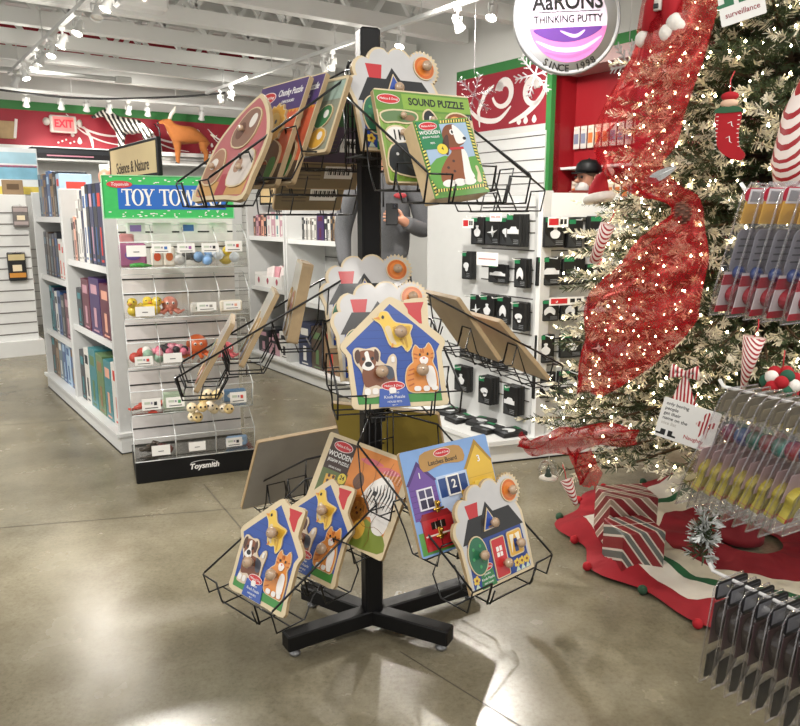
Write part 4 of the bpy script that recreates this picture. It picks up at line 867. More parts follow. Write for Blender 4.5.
for t in range(5):
    for q in (.09, .165): m.box((TW / 2, TD - .036, .104 + t * .232 + q), (TW - .02, .002, .007), C('#2c2a28', .6))
obj('back_panel', m, tw)
TZ = [.106 + .232 * t for t in range(5)]
for t in range(5):
    z = TZ[t]; m = MB(); nc = 3 if t == 0 else 4
    m.box((TW / 2, .125, z + .003), (TW, .25, .005), CLR)
    fr = [(0, .0), (TW, .0)]; hh = .125
    m.add([(0, 0, z), (TW, 0, z), (TW, -.022, z + hh), (0, -.022, z + hh)], [(0, 1, 2, 3)], CLR)
    xs = [TW * i / nc for i in range(nc + 1)]
    for x in xs:
        m.add([(x, 0, z), (x, .26, z), (x, .26, z + .2), (x, .12, z + .2), (x, -.022, z + hh)], [(0, 1, 2, 3, 4)], CLR)
        m.tube([(x, 0, z + .002), (x, -.022, z + hh), (x, .12, z + .2)], .0022, EDGE, 4)
    m.tube([(0, -.022, z + hh), (TW, -.022, z + hh)], .0028, EDGE, 4); m.tube([(0, 0, z + .004), (TW, 0, z + .004)], .003, EDGE, 4); m.tube([(0, .12, z + .2), (TW, .12, z + .2)], .002, EDGE, 4)
    obj('acrylic_tray', m, tw)
def price_card(x, z, w=.075, h=.05, pic=None):
    m = MB(); m.box((x, -.0245 - .0, z), (w, .0016, h), PAPER)
    if pic: m.box((x + w * .22, -.0256, z + h * .05), (w * .16, .001, h * .32), C(pic, .5)); m.box((x - w * .22, -.0256, z + h * .12), (w * .3, .001, h * .22), C('#b9c4b4', .5)); m.box((x + w * .02, -.0256, z + h * .1), (w * .1, .001, h * .2), C('#8f8a9a', .5)); m.box((x, -.0256, z - h * .32), (w * .7, .001, h * .08), BK)
    else: m.box((x, -.0256, z - .004), (w * .3, .001, h * .08), BK)
    obj('price_card', m, tw)
for x, t, dz, w_, h_, pic in ((.07, 4, .085, .085, .05, None), (.18, 4, .095, .085, .042, '#3f6fb0'), (.29, 4, .095, .08, .042, '#9a5a9a'), (.4, 4, .095, .08, .042, '#20242b'), (.51, 4, .1, .08, .05, '#c8443a'), (.09, 3, .04, .085, .045, None), (.37, 3, .05, .09, .04, '#8d8a84'), (.49, 3, .05, .08, .04, '#d9a08a'), (.07, 2, .04, .08, .042, '#c8443a'), (.2, 2, .045, .085, .045, None), (.09, 1, .06, .085, .055, '#20242b'), (.2, 1, .06, .085, .05, '#5f9a6a'), (.5, 1, .055, .08, .055, '#c8443a'), (.12, 0, .06, .085, .05, None), (.29, 0, .06, .08, .045, None), (.47, 0, .06, .08, .045, '#20242b')):
    price_card(x, TZ[t] + dz, w_, h_, pic)
for x, pic in ((.08, '#9a7ac0'), (.2, None), (.32, '#3f6fb0'), (.46, None)):
    m = MB(); m.box((x, .1, TZ[4] + .185), (.085, .002, .05), PAPER)
    if pic: m.box((x, .0985, TZ[4] + .185), (.05, .001, .03), C(pic, .5))
    obj('price_card', m, tw)
# sign
SGN = C('#2fae56', .4, var=.12, scale=60); SBL = C('#0f5fb4', .4, var=.1, scale=3)
m = MB(); m.T = tr(-.02, .02, 1.27) @ rx(pi / 2 - .06)
m.prism(rect(-.035, -.005, .545, .185), -.012, 0, SGN); m.prism(rect(.03, .035, .51, .145), 0, .0012, SBL)
for i in range(70):
    x = random.uniform(-.03, .54); y = random.choice((random.uniform(0, .03), random.uniform(.152, .182)));
    m.prism(ell(x, y, random.uniform(.002, .008), .0025, 8), 0, .0012, PAPER)
m.prism(ell(.04, .146, .055, .016, 20), 0, .0026, RED); m.text('Toysmith', .02, PAPER, tr(.04, .146, .003), ext=.0003, shear=.2)
m.tube([(-.035, -.005, 0), (.545, -.005, 0), (.545, .185, 0), (-.035, .185, 0)], .003, C('#8fd6a0', .3), 4, closed=True); 
def serif(m, ch, x, y, h, mt, z0=.001, z1=.0024):
    w = h * .12; t = h * .05
    R_ = lambda a, b, c, d: m.prism(rect(x + a * h, y + b * h, x + c * h, y + d * h), z0, z1, mt)
    P_ = lambda pts: m.prism([(x + a * h, y + b * h) for a, b in pts], z0, z1, mt)
    if ch == 'T': R_(.26, .06, .40, .94); R_(.02, .92, .64, 1); R_(.02, .78, .07, .95); R_(.59, .78, .64, .95); R_(.18, 0, .48, .06); return .68
    if ch == 'O':
        o = ell(x + .36 * h, y + .5 * h, .35 * h, .51 * h, 28); i_ = ell(x + .36 * h, y + .5 * h, .19 * h, .45 * h, 28)
        n = 28; m.add([(p[0], p[1], z1) for p in o] + [(p[0], p[1], z1) for p in i_], [(k, (k + 1) % n, n + (k + 1) % n, n + k) for k in range(n)], mt); return .74
    if ch == 'Y': P_([(.08, .98), (.24, .98), (.42, .48), (.28, .42)]); P_([(.58, .98), (.66, .98), (.4, .44), (.36, .5)]); R_(.28, .05, .42, .48); R_(.2, 0, .5, .06); R_(0, .94, .32, 1); R_(.5, .94, .74, 1); return .74
    if ch == 'W':
        P_([(.08, .98), (.22, .98), (.36, .25), (.3, 0)]); P_([(.3, 0), (.36, .0), (.54, .98), (.46, .98)]); P_([(.44, .98), (.58, .98), (.72, .25), (.66, 0)]); P_([(.66, 0), (.71, 0), (.92, .98), (.85, .98)]); R_(0, .94, .3, 1); R_(.76, .94, 1, 1); return 1.0
    if ch == 'E': R_(.08, .02, .22, .98); R_(0, .94, .56, 1); R_(0, 0, .58, .06); R_(.22, .47, .46, .53); R_(.51, .78, .56, .96); R_(.53, .04, .58, .24); R_(.42, .38, .46, .62); return .62
    if ch == 'R':
        R_(.08, .02, .22, .98); R_(0, .94, .34, 1); R_(0, 0, .32, .06); R_(.2, .46, .36, .52); m.strip([(x + (.34 + .2 * cos(t_)) * h, y + (.73 + .24 * sin(t_)) * h) for t_ in [pi / 2 - i * pi / 12 for i in range(13)]], .11 * h, z1, mt, False); P_([(.3, .5), (.44, .5), (.68, .02), (.52, .02)]); R_(.5, 0, .76, .05); return .76
    if ch == 'S':
        m.strip([(x + a * h, y + b * h) for a, b in cr2([(.46, .82), (.4, .95), (.24, .96), (.1, .82), (.16, .62), (.38, .44), (.46, .24), (.36, .06), (.2, .04), (.08, .2)], 5, False)], .12 * h, z1, mt, False); R_(.46, .72, .5, .98); R_(.04, .02, .08, .28); return .58
    return .4
sgn = obj('sign_panel', m, tw)
l = MB(); l.T = m.T; x = .045
for ch in 'TOY TOWERS': x += serif(l, ch, x, .052, .074 if ch != ' ' else .05, PAPER) * .074 * .86
obj('lettering', l, sgn)
# toys in the tower bins
def toy(name, label, x, t, y=.1, rot=0, cat='toy', dz=.0, group=None): return thing(name, label, cat, TM @ tr(x, max(y, .06) if y > 0 else y, TZ[t] + .0065 + dz) @ rz(rot) @ Matrix.Scale(1.25 if cat == 'toy' else 1.1, 4), group)
def part(n, r, fn, mat=None):
    m = MB(); fn(m); return obj(n, m, r, mat)
def duck(label, x, t, y, rot, col='#e3c63a', group=None):
    r = toy('rubber_duck', label, x, t, y, rot, group=group); c = C(col, .35, coat=.4)
    def body(m): m.ball((0, 0, .024), .028, c, 14, 10, (1.25, .95, .85)); m.ball((.022, 0, .055), .019, c, 12, 8); m.tube([(-.025, 0, .03), (-.045, 0, .045)], .01, c, 8, radii=[.012, .002])
    part('body', r, body); part('beak', r, lambda m: m.ball((.042, 0, .052), .008, ORG, 8, 6, (1.2, 1, .6)))
    for s in (-1, 1): part('eye', r, lambda m: m.ball((.034, s * .011, .06), .0035, BLK, 6, 5))
GD = 'yellow rubber ducks in the second bin row'
duck('yellow rubber duck in the first bin of the second tower row, leftmost', .05, 3, .05, -2, group=GD); duck('yellow rubber duck behind the white card in the second tower row', .1, 3, .1, -1.2, group=GD); duck('yellow rubber duck lying rightmost in the first bin of the second tower row', .125, 3, .045, -.4, group=GD); duck('yellow rubber duck beside white and blue figures at the top right bin', .49, 4, .1, -1.4)
def bag(label, x, t, y, w_, h_, c1, c2, dz=0):
    r = toy('toy_packet', label, x, t, y, 0, 'toy packet', dz)
    def f(m): m.rbox((0, 0, h_ / 2), (w_, .02, h_), C(c1, .4, coat=.3), .008)
    b = part('bag', r, f); part('print', b, lambda m: (m.prism(ell(0, h_ * .5, w_ * .3, h_ * .22, 14), .0, .0016, C(c2, .4)), m), tr(0, -.0104, 0) @ rx(pi / 2))
bag('purple and pink toy packet in the top left bin', .06, 4, .1, .11, .1, '#a8608a', '#6a4a9a'); bag('pink striped toy packet at the left edge of the top bin row', .04, 4, .16, .06, .14, '#c98a8a', '#e6d9d0')
bag('orange and white scissors card, left one of two in the top row', .165, 4, .03, .05, .085, '#e6ded2', '#d9552e'); bag('orange and white scissors card, right one of two in the top row', .22, 4, .03, .05, .085, '#e9e2d6', '#c9682e')
bag('pale green packet in the second bin of the fourth tower row', .2, 1, .06, .1, .08, '#b9cdb4', '#5a7a5a'); bag('blue and white packet in the last bin of the fourth tower row', .5, 1, .1, .11, .06, '#5f87b0', '#d8d6d0'); bag('pale blue packet in the right bin of the bottom tower row', .5, 0, .08, .1, .05, '#8fb0d6', '#d8d6d0')
bag('white packet of animal figures in the third bin of the second tower row', .36, 3, .07, .1, .05, '#dcd9d2', '#6f7a6a'); bag('cream packet with orange print in the last bin of the second tower row', .5, 3, .07, .1, .055, '#e6dccb', '#d9703a')
def octopus(label, x, t, y, col, n=8, r0=.03):
    r = toy('octopus_toy', label, x, t, y); c = C(col, .4, coat=.3)
    def f(m):
        m.ball((0, 0, r0 * 1.4), r0, c, 14, 10)
        for i in range(n): a = 2 * pi * i / n; m.tube([(r0 * .5 * cos(a), r0 * .5 * sin(a), r0 * .8), (r0 * 1.3 * cos(a), r0 * 1.3 * sin(a), r0 * .35), (r0 * 1.8 * cos(a), r0 * 1.8 * sin(a), r0 * .6)], .005, c, 6, radii=[.009, .006, .003])
    part('body', r, f)
    for s in (-1, 1): part('eye', r, lambda m: (m.ball((s * .011, -r0 * .9, r0 * 1.6), .006, WHT, 8, 6), m.ball((s * .011, -r0 * 1.05, r0 * 1.6), .003, BLK, 6, 5)))
octopus('salmon pink round octopus toy in the second bin of the second tower row', .21, 3, .07, '#d98a78'); octopus('orange tentacled toy in the third bin of the middle tower row', .33, 2, .1, '#d9642a', 9, .042); octopus('small red tentacled toy in the last bin of the middle tower row', .47, 2, .07, '#d9606a', 6, .028)
def balls(label, x, t, y, cols, n, r0, spread, dz=0, dots=False, name='ball_cluster_toy'):
    r = toy(name, label, x, t, y, dz=dz); rnd = random.Random(n)
    for i in range(n):
        a = i * 2.4; q = spread * sqrt(i / n); z = r0 + (r0 * 1.5 * (1 - i / n) if not dots else -abs(i % 5) * r0 * 1.1 + .05)
        px_, py_ = q * cos(a) * 1.4, q * sin(a) * .7
        b = part('ball', r, lambda m: m.ball((px_, py_, z), r0, C(cols[i % len(cols)], .5), 10, 8))
        if dots:
            for s in (-1, 1): part('eye', b, lambda m: m.ball((px_ + s * r0 * .4, py_ - r0 * .88, z + r0 * .2), r0 * .22, BLK, 6, 5))
balls('cluster of pink and black beads in the second bin of the middle tower row', .2, 2, .07, ['#d9708a', '#20202a', '#e6a0b0'], 22, .015, .05, .03)
balls('bunch of cream big-eyed plush balls spilling from the fourth tower row', .35, 1, -.055, ['#e3d3b0', '#d9c08a', '#e8dcc6'], 15, .02, .06, .0, True, 'plush_bunch')
balls('white, red and green balls in the first bin of the middle tower row', .09, 2, .06, ['#e6e3de', '#c8443a', '#8fb09a'], 6, .02, .04)
balls('white and blue little figures in the last bin of the top row', .44, 4, .06, ['#e6e6e6', '#7fa8d6', '#dfe6ee'], 8, .02, .07); balls('grey and white little figures in the third bin of the top row', .3, 4, .08, ['#8d8a88', '#d8d6d4', '#4a4a4c'], 8, .02, .045)
r = toy('gecko_toy', 'green gecko toy at the front of the top left bin', .08, 4, .03)
part('body', r, lambda m: (m.tube([(-.03, 0, .006), (-.01, .004, .008), (.012, 0, .008), (.03, -.004, .006), (.05, .002, .004)], .006, C('#4aa04a', .4), 8, radii=[.007, .008, .009, .006, .002]), [m.tube([(q, 0, .006), (q + .006, s * .018, .003)], .003, C('#4aa04a', .4), 6) for q in (-.012, .014) for s in (-1, 1)]))
for i, (x, y, col) in enumerate(((.07, .1, '#c23a26'), (.1, .05, '#b5301f'), (.13, .12, '#cf4a30'))):
    r = toy('lobster_toy', '%s lobster toy in the first bin of the fourth tower row' % ('red', 'dark red', 'bright red')[i], x, 1, y, i * 1.1 + .4); c = C(col, .4, coat=.3)
    part('body', r, lambda m: (m.tube([(-.045, 0, .012), (-.02, 0, .016), (.01, 0, .018), (.03, 0, .014)], .01, c, 8, radii=[.008, .012, .015, .008]), m.prism([(-.045, -.004), (-.065, -.016), (-.065, .016), (-.045, .004)], .008, .014, c)))
    for s in (-1, 1): part('claw', r, lambda m: (m.tube([(.015, s * .012, .014), (.03, s * .03, .014), (.048, s * .024, .016)], .004, c, 6), m.ball((.058, s * .02, .016), .011, c, 8, 6, (1.4, .8, .6))))
for i, (x, y, col) in enumerate(((.1, .1, '#2a1a16'), (.14, .06, '#5a1f1c'), (.06, .07, '#3a302a'))):
    r = toy('snake_toy', '%s coiled toy snake in the left bin of the bottom tower row' % ('black', 'dark red', 'brown')[i], x, 0, y, i * 2.)
    part('body', r, lambda m: m.tube([((.045 - .0022 * k) * cos(k * .5), (.045 - .0022 * k) * sin(k * .5), .008 + .0022 * k) for k in range(18)], .007, C(col, .35, coat=.4, var=.4, scale=90), 8, radii=[.003 + .006 * min(1, k / 4) for k in range(18)]))
# ---------------------------------------------------------------- centre gondola with signs
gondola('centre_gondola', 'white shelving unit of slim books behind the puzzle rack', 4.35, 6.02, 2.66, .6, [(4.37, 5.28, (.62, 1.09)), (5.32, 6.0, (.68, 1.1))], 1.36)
shelf_row([(.05, .17, '#4a3a30', '#d9a08a'), (.05, .18, '#b98f9a', '#5b2335'), (.05, .18, '#5b2335', '#d9a08a'), (.05, .19, '#d9a08a', '#4a3a30'), (.06, .18, '#20242b', '#d9a08a'), (.08, .2, '#d8d6d0', '#b98f9a'), (.08, .2, '#b98f9a', '#d8d6d0'), (.07, .2, '#d8d6d0', '#3f7f86'), (.08, .19, '#b98f9a', '#d8d6d0')], 2.72, 1.102, 5.97, 'the upper left shelf behind the rack', 'books on the upper left shelf behind the rack', .16)
shelf_row([(.035, .17, '#20242b', '#8d8a84'), (.03, .17, '#d8d6d0', '#20242b'), (.03, .165, '#8d8a84', '#20242b'), (.035, .17, '#d8d6d0', '#8d8a84'), (.03, .165, '#8d8a84', '#4a3a30'), (.03, .16, '#d8d6d0', '#20242b'), (.04, .165, '#8d8a84', '#d8d6d0'), (.11, .2, '#3d2a5a', '#5b2335'), (.05, .18, '#20242b', '#d8d6d0'), (.04, .18, '#d8d6d0', '#20242b'), (.035, .18, '#20242b', '#8a6f52'), (.03, .18, '#8a6f52', '#20242b'), (.04, .18, '#d8d6d0', '#8d8a84')], 2.72, 1.092, 5.1, 'the slim book shelf behind the rack', 'slim books behind the rack', .16)
shelf_row([(.2, .2, '#20242b', '#b98f9a'), (.2, .14, '#b98f9a', '#20242b'), (.18, .22, '#d8d6d0', '#20242b')], 2.72, .112, 5.95, 'lower left shelf behind rack', 'boxes on the lower left shelf', .2, name='game_box', cat='box')
shelf_row([(.2, .34, '#2b3350', '#d8d6d0'), (.2, .33, '#4a3a30', '#5f7a52'), (.22, .34, '#8a6f52', '#c8443a'), (.2, .3, '#2b3350', '#8d8a84')], 2.72, .112, 5.2, 'lower right shelf behind rack', 'boxes on the lower right shelf', .22, name='game_box', cat='box')
r = thing('display_tray', 'white tray of pink and white sachets on the shelf behind the rack', 'tray', st(2.7, 5.68, .682))
part('tray', r, lambda m: (m.box((.1, 0, .004), (.2, .5, .008), PAPER), m.box((0, 0, .05), (.006, .5, .1), PAPER), m.box((.2, 0, .08), (.006, .5, .16), PAPER), m.box((.1, .25, .06), (.2, .006, .12), PAPER), m.box((.1, -.25, .06), (.2, .006, .12), PAPER)))
part('print', r, lambda m: [m.prism(cr2([(y, .03), (y + .02, .06), (y, .085), (y - .02, .06)], 3), 0, .001, C('#a8485a', .5)) for y in (-.17, 0, .17)], Matrix(((0, 0, -1, -.0035), (-1, 0, 0, 0), (0, 1, 0, 0), (0, 0, 0, 1))))
for i in range(7):
    m = MB(); m.rbox((0, 0, .085), (.02, .12, .15), C(('#e3d9d6', '#d99aa4', '#e6e0dc')[i % 3], .4, var=.25, scale=30), .006)
    single('sachet', m, st(2.735 + .022 * i, 5.7 - .03 * (i % 3) + .02, .70, 0) @ ry(.25) @ rx((i % 3 - 1) * .25), '%s sachet, %s from the front of the white tray' % (('white', 'pink', 'cream')[i % 3], ORD[i]), 'sachet', 'sachets in the white tray')
for a, b_, txt, lab in ((5.95, .32, 'Adults', 'tan category sign on the far end of the shelves behind the rack'), (5.1, .62, 'Books', 'tan category sign reading about books, beside the rack pole')):
    s_ = thing('shelf_sign', lab, 'sign', wallframe(SF @ V((2.78, a, 1.363)), -A2))
    part('frame', s_, lambda m: m.rbox((.3, .1, -.004), (.6, .2, .016), BLACK, .003)); part('panel', s_, lambda m: m.box((.31, .105, .0045), (.56, .175, .002), C('#d9bd8a', .5, var=.12, scale=4))); part('lettering', s_, lambda m: m.text(txt, .13, C('#241c14', .6), tr(.36, .085, .006), sx=.85, bold=.01))
# ---------------------------------------------------------------- right gondola with model kits
gC = V((.467, 3.7, 0)); FX = V((.95, .31, 0)).normalized()
rg = thing('peg_gondola', 'white pegboard fixture of small black boxed model kits behind the rack', 'shelving unit')
m = MB(); c1 = gC; c2 = gC + A2 * 1.04; c3 = c2 + B2 * .95; c4 = gC + FX * .86
m.prism([tuple(p)[:2] for p in (c1, c2, c3, c4)], .0, .1, WHITE); gp = grow([tuple(p)[:2] for p in (c1, c2, c3, c4)], .02); m.prism(gp, .1, .125, WHITE); m.prism(grow([tuple(p)[:2] for p in (c1, c2, c3, c4)], .004), 0, .008, BLACK); obj('base', m, rg)  # thin black strip drawn as the shadow along the foot of the base
Cn = V((.715, 3.80, 0)); LM = wallframe(Cn + A2 * .95 + V((0, 0, 0)), -A2)        # local x runs near, 0..0.95
m = MB(); m.box((.475, .75, -.03), (.95, 1.26, .05), WHITE2)
for z in (.3, .37, .44, .6, .66, .78, .85, .93, 1.0, 1.1, 1.19, 1.25, 1.32): m.box((.72, z, -.004), (.44, .006, .003), C('#4a4846', .6))
m.box((.955, .76, -.02), (.03, 1.28, .07), WHITE); obj('pegboard', m, rg, LM)
FM = wallframe(Cn + FX * .0 + A2 * .02, FX)
m = MB(); m.box((.225, .74, -.03), (.46, 1.24, .05), WHITE2)
for z in (.3, .36, .5, .57, .64, .78, .85, .93, 1.0, 1.1, 1.19, 1.25): m.box((.24, z, -.004), (.42, .006, .003), C('#4a4846', .6))
m.box((.225, 1.33, -.01), (.46, .12, .07), WHITE); obj('pegboard', m, rg, FM)
TAG = C('#1f7a4c', .5); KIT = C('#08090a', .5, coat=.12); SILV = C('#d3d5d6', .4, .0); KGR = C('#2a2c2e', .5)
kits = {}
def kit_parts(w_, h_, v):
    k = (round(w_, 3), round(h_, 3), v % 5)
    if k in kits: return kits[k]
    b = MB(); b.rbox((0, -h_ / 2, .012), (w_, h_, .022), KIT, .003)
    p = MB(); z = .0236
    p.prism([(-w_ * .46, -h_ * .95), (-w_ * .46, -h_ * .55), (w_ * .1, -h_ * .95)], .022, z, KGR)
    p.prism(rect(-w_ * .46, -h_ * .17, -w_ * .02, -h_ * .02), .022, z + .0002, TAG)
    for i in range(3): p.prism(rect(w_ * .06, -h_ * (.8 + .055 * i), w_ * .42, -h_ * (.785 + .055 * i)), .022, z + .0003, C('#8a8d90', .5))
    f = MB(); cx, cy = .02 * w_, -h_ * .52
    shp = [[cr2([(-.12, -.2), (-.2, 0), (-.06, .12), (-.08, .24), (.08, .24), (.06, .12), (.2, 0), (.12, -.2)], 3)], [[(-.3, -.05), (-.05, .0), (.0, .22), (.06, .0), (.32, .06), (.1, -.08), (.04, -.24), (-.04, -.08)]],
           [ell(0, .02, .24, .13, 18), ell(.05, -.12, .12, .1, 14)], [rect(-.34, -.1, .34, .06), [(-.2, .06), (-.1, .16), (.16, .16), (.24, .06)]], [cr2([(-.2, -.22), (-.22, .05), (0, .26), (.22, .05), (.2, -.22), (.06, -.1), (-.06, -.1)], 3)]][v % 5]
    for s_ in shp: f.prism([(cx + a * w_ * 1.2, cy + b_ * h_ * .85) for a, b_ in s_], .022, z + .002, SILV)
    kits[k] = (b.mesh('box'), p.mesh('print'), f.mesh('model_picture')); return kits[k]
def kit(M, x, y, w_, h_, v, label, group, n=1, gap=.024):
    for i in range(n):
        r = thing('model_kit', label if n == 1 else label + (', front' if i == n - 1 else ', rear' if i == 0 else ', between'), 'model kit', M @ tr(x, y, .012 + i * gap), group)
        for nm, me in zip(('box', 'print', 'model_picture'), kit_parts(w_, h_, v)): obj(nm, me, r)
def onpeg(M, x, y, L=.11):
    m = MB(); m.tube([(x, y, -.005), (x, y, L), (x, y + .008, L + .005)], .0028, WHITE, 6); obj('peg', m, rg, M)
def rcard(M, x, y, w_, h_, red=True, z=.1):
    m = MB(); m.prism(rect(x - w_ / 2, y - h_ / 2, x + w_ / 2, y + h_ / 2), z, z + .001, PAPER)
    if red: m.prism(rect(x - w_ * .45, y - h_ * .3, x + w_ * .02, y + h_ * .35), z, z + .0016, RED); m.prism(rect(x + w_ * .1, y - h_ * .2, x + w_ * .24, y + h_ * .3), z, z + .0016, BLK); m.prism(rect(x + w_ * .29, y - h_ * .2, x + w_ * .42, y + h_ * .3), z, z + .0016, BLK)
    else: m.prism(rect(x - w_ * .4, y - .004, x + w_ * .4, y + .004), z, z + .0016, C('#b98f8a', .5))
    obj('price_card', m, rg, M)
GK = 'boxed model kits on the left pegboard'; GK2 = 'boxed model kits on the front pegboard'
rows = ('top', 'second', 'third', 'fourth', 'bottom')
for i, (a, zt, w_, h_, v, n, ri) in enumerate(((.50, 1.27, .105, .15, 0, 1, 0), (.62, 1.275, .11, .155, 1, 1, 0), (.73, 1.27, .10, .15, 2, 1, 0), (.83, 1.285, .10, .165, 3, 3, 0),
        (.44, 1.08, .075, .155, 2, 2, 1), (.67, 1.02, .145, .10, 3, 1, 1), (.865, 1.06, .085, .15, 4, 2, 1), (.62, .85, .11, .15, 0, 2, 2), (.72, .85, .09, .15, 4, 1, 2), (.865, .835, .09, .15, 2, 2, 2), (.5, .84, .1, .15, 1, 1, 2),
        (.42, .62, .11, .15, 1, 1, 3), (.56, .62, .11, .15, 3, 1, 3), (.7, .6, .11, .15, 2, 1, 3), (.41, .42, .12, .15, 0, 2, 4), (.64, .4, .10, .155, 2, 3, 4), (.84, .385, .095, .16, 3, 3, 4))):
    onpeg(LM, a, zt - .004); kit(LM, a, zt, w_, h_, v, 'black model kit in the %s row of the left pegboard, %s from far edge' % (rows[ri], ORD[sum(1 for q in range(i) if (0, 0, 0, 0, 1, 1, 1, 2, 2, 2, 2, 3, 3, 3, 4, 4, 4)[q] == ri)]), GK, n)
rcard(LM, .5, 1.235, .09, .05); rcard(LM, .73, 1.27, .09, .045, False, .11); rcard(LM, .66, 1.05, .17, .07, False)
FR = ((.06, 1.27, .115, .15, 0, 0), (.18, 1.26, .085, .145, 1, 0), (.33, 1.275, .14, .155, 2, 0), (.05, 1.07, .135, .145, 3, 1), (.195, 1.07, .13, .145, 1, 1), (.32, 1.03, .1, .1, 0, 1), (.06, .85, .115, .11, 4, 2), (.18, .85, .1, .11, 4, 2), (.045, .67, .11, .15, 0, 3), (.2, .67, .13, .13, 2, 3), (.05, .47, .13, .14, 2, 4), (.2, .47, .14, .14, 3, 4), (.36, .66, .12, .14, 1, 3), (.35, .86, .11, .14, 3, 2))
for i, (x, zt, w_, h_, v, ri) in enumerate(FR):
    onpeg(FM, x, zt - .004); kit(FM, x, zt, w_, h_, v, 'black model kit in the %s row of the front pegboard, %s from corner' % (rows[ri], ORD[sum(1 for q in FR[:i] if q[5] == ri)]), GK2, 2 if ri == 0 else 1)
rcard(FM, .07, 1.245, .115, .05, True, .07); rcard(FM, .33, 1.045, .1, .05); rcard(FM, .12, .85, .2, .04)
for i, (a, d, rot) in enumerate(((.35, .08, .2), (.5, .13, -.1), (.62, .08, .3), (.74, .14, .1), (.86, .09, -.2))):
    M = LM @ tr(a, .126, d) @ rx(-pi / 2) @ rz(rot)
    r = thing('model_kit', 'black boxed model kit lying flat on the white deck, %s from the far end' % ORD[i], 'model kit', M, 'kits lying on the deck')
    for nm, me in zip(('box', 'print', 'model_picture'), kit_parts(.12, .15, i)): obj(nm, me, r, tr(0, .075, 0))
# low table and boxes behind the pegboard fixture
tb = thing('low_shelf', 'white low shelving unit behind the pegboard fixture', 'shelving unit', st(3.56, 2.7, 0))
part('body', tb, lambda m: m.box((.18, .6, .62), (.36, 1.3, 1.24), WHITE2)); part('top', tb, lambda m: m.rbox((.18, .6, 1.255), (.4, 1.34, .03), WHITE, .006))
for i, (b, a, w_, h_, c1, c2, t) in enumerate(((3.7, 3.5, .16, .15, '#8a4a36', '#5f9a5a', 'brown-red'), (3.72, 3.2, .2, .16, '#a8403a', '#5f9a5a', 'dark red'), (3.74, 2.98, .14, .12, '#c98a9a', '#d8d6d0', 'pink'), (3.72, 2.76, .14, .13, '#3f5f8f', '#d9a08a', 'blue'), (3.7, 3.75, .1, .13, '#d9803a', '#e6d9c0', 'orange'))):
    m = MB(); m.rbox((0, 0, h_ / 2), (w_, w_ * .7, h_), C(c1, .5), .004); m.box((0, -w_ * .351, h_ * .6), (w_ * .8, .002, h_ * .4), C(c2, .5)); m.box((-w_ / 2 - .001, 0, h_ * .6), (.002, w_ * .5, h_ * .4), C(c2, .5))
    single('toy_box', m, st(b, a, 1.27, -.7), t + ' toy box on the low shelf behind the pegboard fixture', 'box')
# far display in the recess
fd = thing('wall_display', 'white display of hanging packets in the red recess', 'shelving unit', st(5.0, 3.58, 0))
part('panel', fd, lambda m: m.box((0, .42, 1.05), (.06, .84, 2.1), WHITE)); part('shelf', fd, lambda m: m.box((-.1, .42, 1.66), (.2, .84, .02), WHITE))
hp = MB(); hp.rbox((0, 0, -.09), (.012, .06, .18), C('#d8c9b8', .4, coat=.4), .003); hp.box((-.007, 0, -.1), (.002, .045, .08), C('#c9703a', .5)); hp.ball((-.006, 0, -.02), .016, C('#e6dccb', .5), 8, 6)
hp2 = MB(); hp2.rbox((0, 0, -.09), (.012, .06, .18), C('#cfcac4', .4, coat=.4), .003); hp2.box((-.007, 0, -.1), (.002, .045, .08), C('#7a7f96', .5)); hp2.ball((-.006, 0, -.02), .016, C('#e6dccb', .5), 8, 6)
hm = [hp.mesh('hanging_packet'), hp2.mesh('hanging_packet')]
for ri, z in enumerate((2.0, 1.56, 1.34)):
    for i in range(11):
        o = obj('hanging_packet', hm[(i // 3 + ri) % 2], None, st(4.93, 3.62 + i * .075, z)); tag(o, '%s packet on the %s row in the red recess, %s from the near end' % (('orange', 'grey-blue')[(i // 3 + ri) % 2], ('upper', 'middle', 'lower')[ri], ORD[i]), 'packet', 'packets hanging in the red recess')
# ================================================================ animals, people, hanging signs
def limb(J, E, pts, parent=None):
    p = parent
    for q in pts:
        J.append(q)
        if p is not None: E.append((p, len(J) - 1))
        p = len(J) - 1
    return p
def quadruped(zebra):
    J = []; E = []
    limb(J, E, [(.2, 0, .43, .12), (.1, 0, .43, .135), (-.02, 0, .42, .135), (-.13, 0, .43, .125)])       # rump to chest (faces -x)
    nk = limb(J, E, [(-.2, 0, .52, .09), (-.245, 0, .60, .07), (-.275, 0, .65, .06)], 3) if zebra else limb(J, E, [(-.19, 0, .53, .07), (-.215, 0, .6, .052)], 3)
    if zebra: limb(J, E, [(-.33, 0, .62, .05), (-.38, 0, .585, .038), (-.405, 0, .565, .03)], nk)
    else: limb(J, E, [(-.265, 0, .605, .033), (-.31, 0, .585, .022), (-.325, 0, .58, .018)], nk)
    hz = J[nk][2]; hx = J[nk][0]
    for s in (-1, 1): limb(J, E, [(hx + .015, s * .03, hz + .035, .012), (hx + .02, s * .045, hz + .075, .012), (hx + .02, s * .05, hz + .095, .005)], nk)
    for s in (-1, 1):
        limb(J, E, [(-.13, s * .05, .33, .055), (-.125, s * .055, .2, .036), (-.13, s * .055, .09, .028), (-.13, s * .055, .03, .022), (-.138, s * .055, .008, .02)], 3)
        limb(J, E, [(.19, s * .055, .33, .07), (.165, s * .055, .24, .045), (.205, s * .055, .17, .032), (.195, s * .055, .07, .026), (.19, s * .055, .03, .02), (.183, s * .055, .008, .019)], 0)
    return J, E
ZM, wv, mp = stripes('zebra_coat', '#14120f', '#e6e2da', 6.2, .56, 'X')
wv.inputs['Distortion'].default_value = 1.6; wv.inputs['Detail Scale'].default_value = 2.2; mp.inputs['Rotation'].default_value = (0, .35, 0)
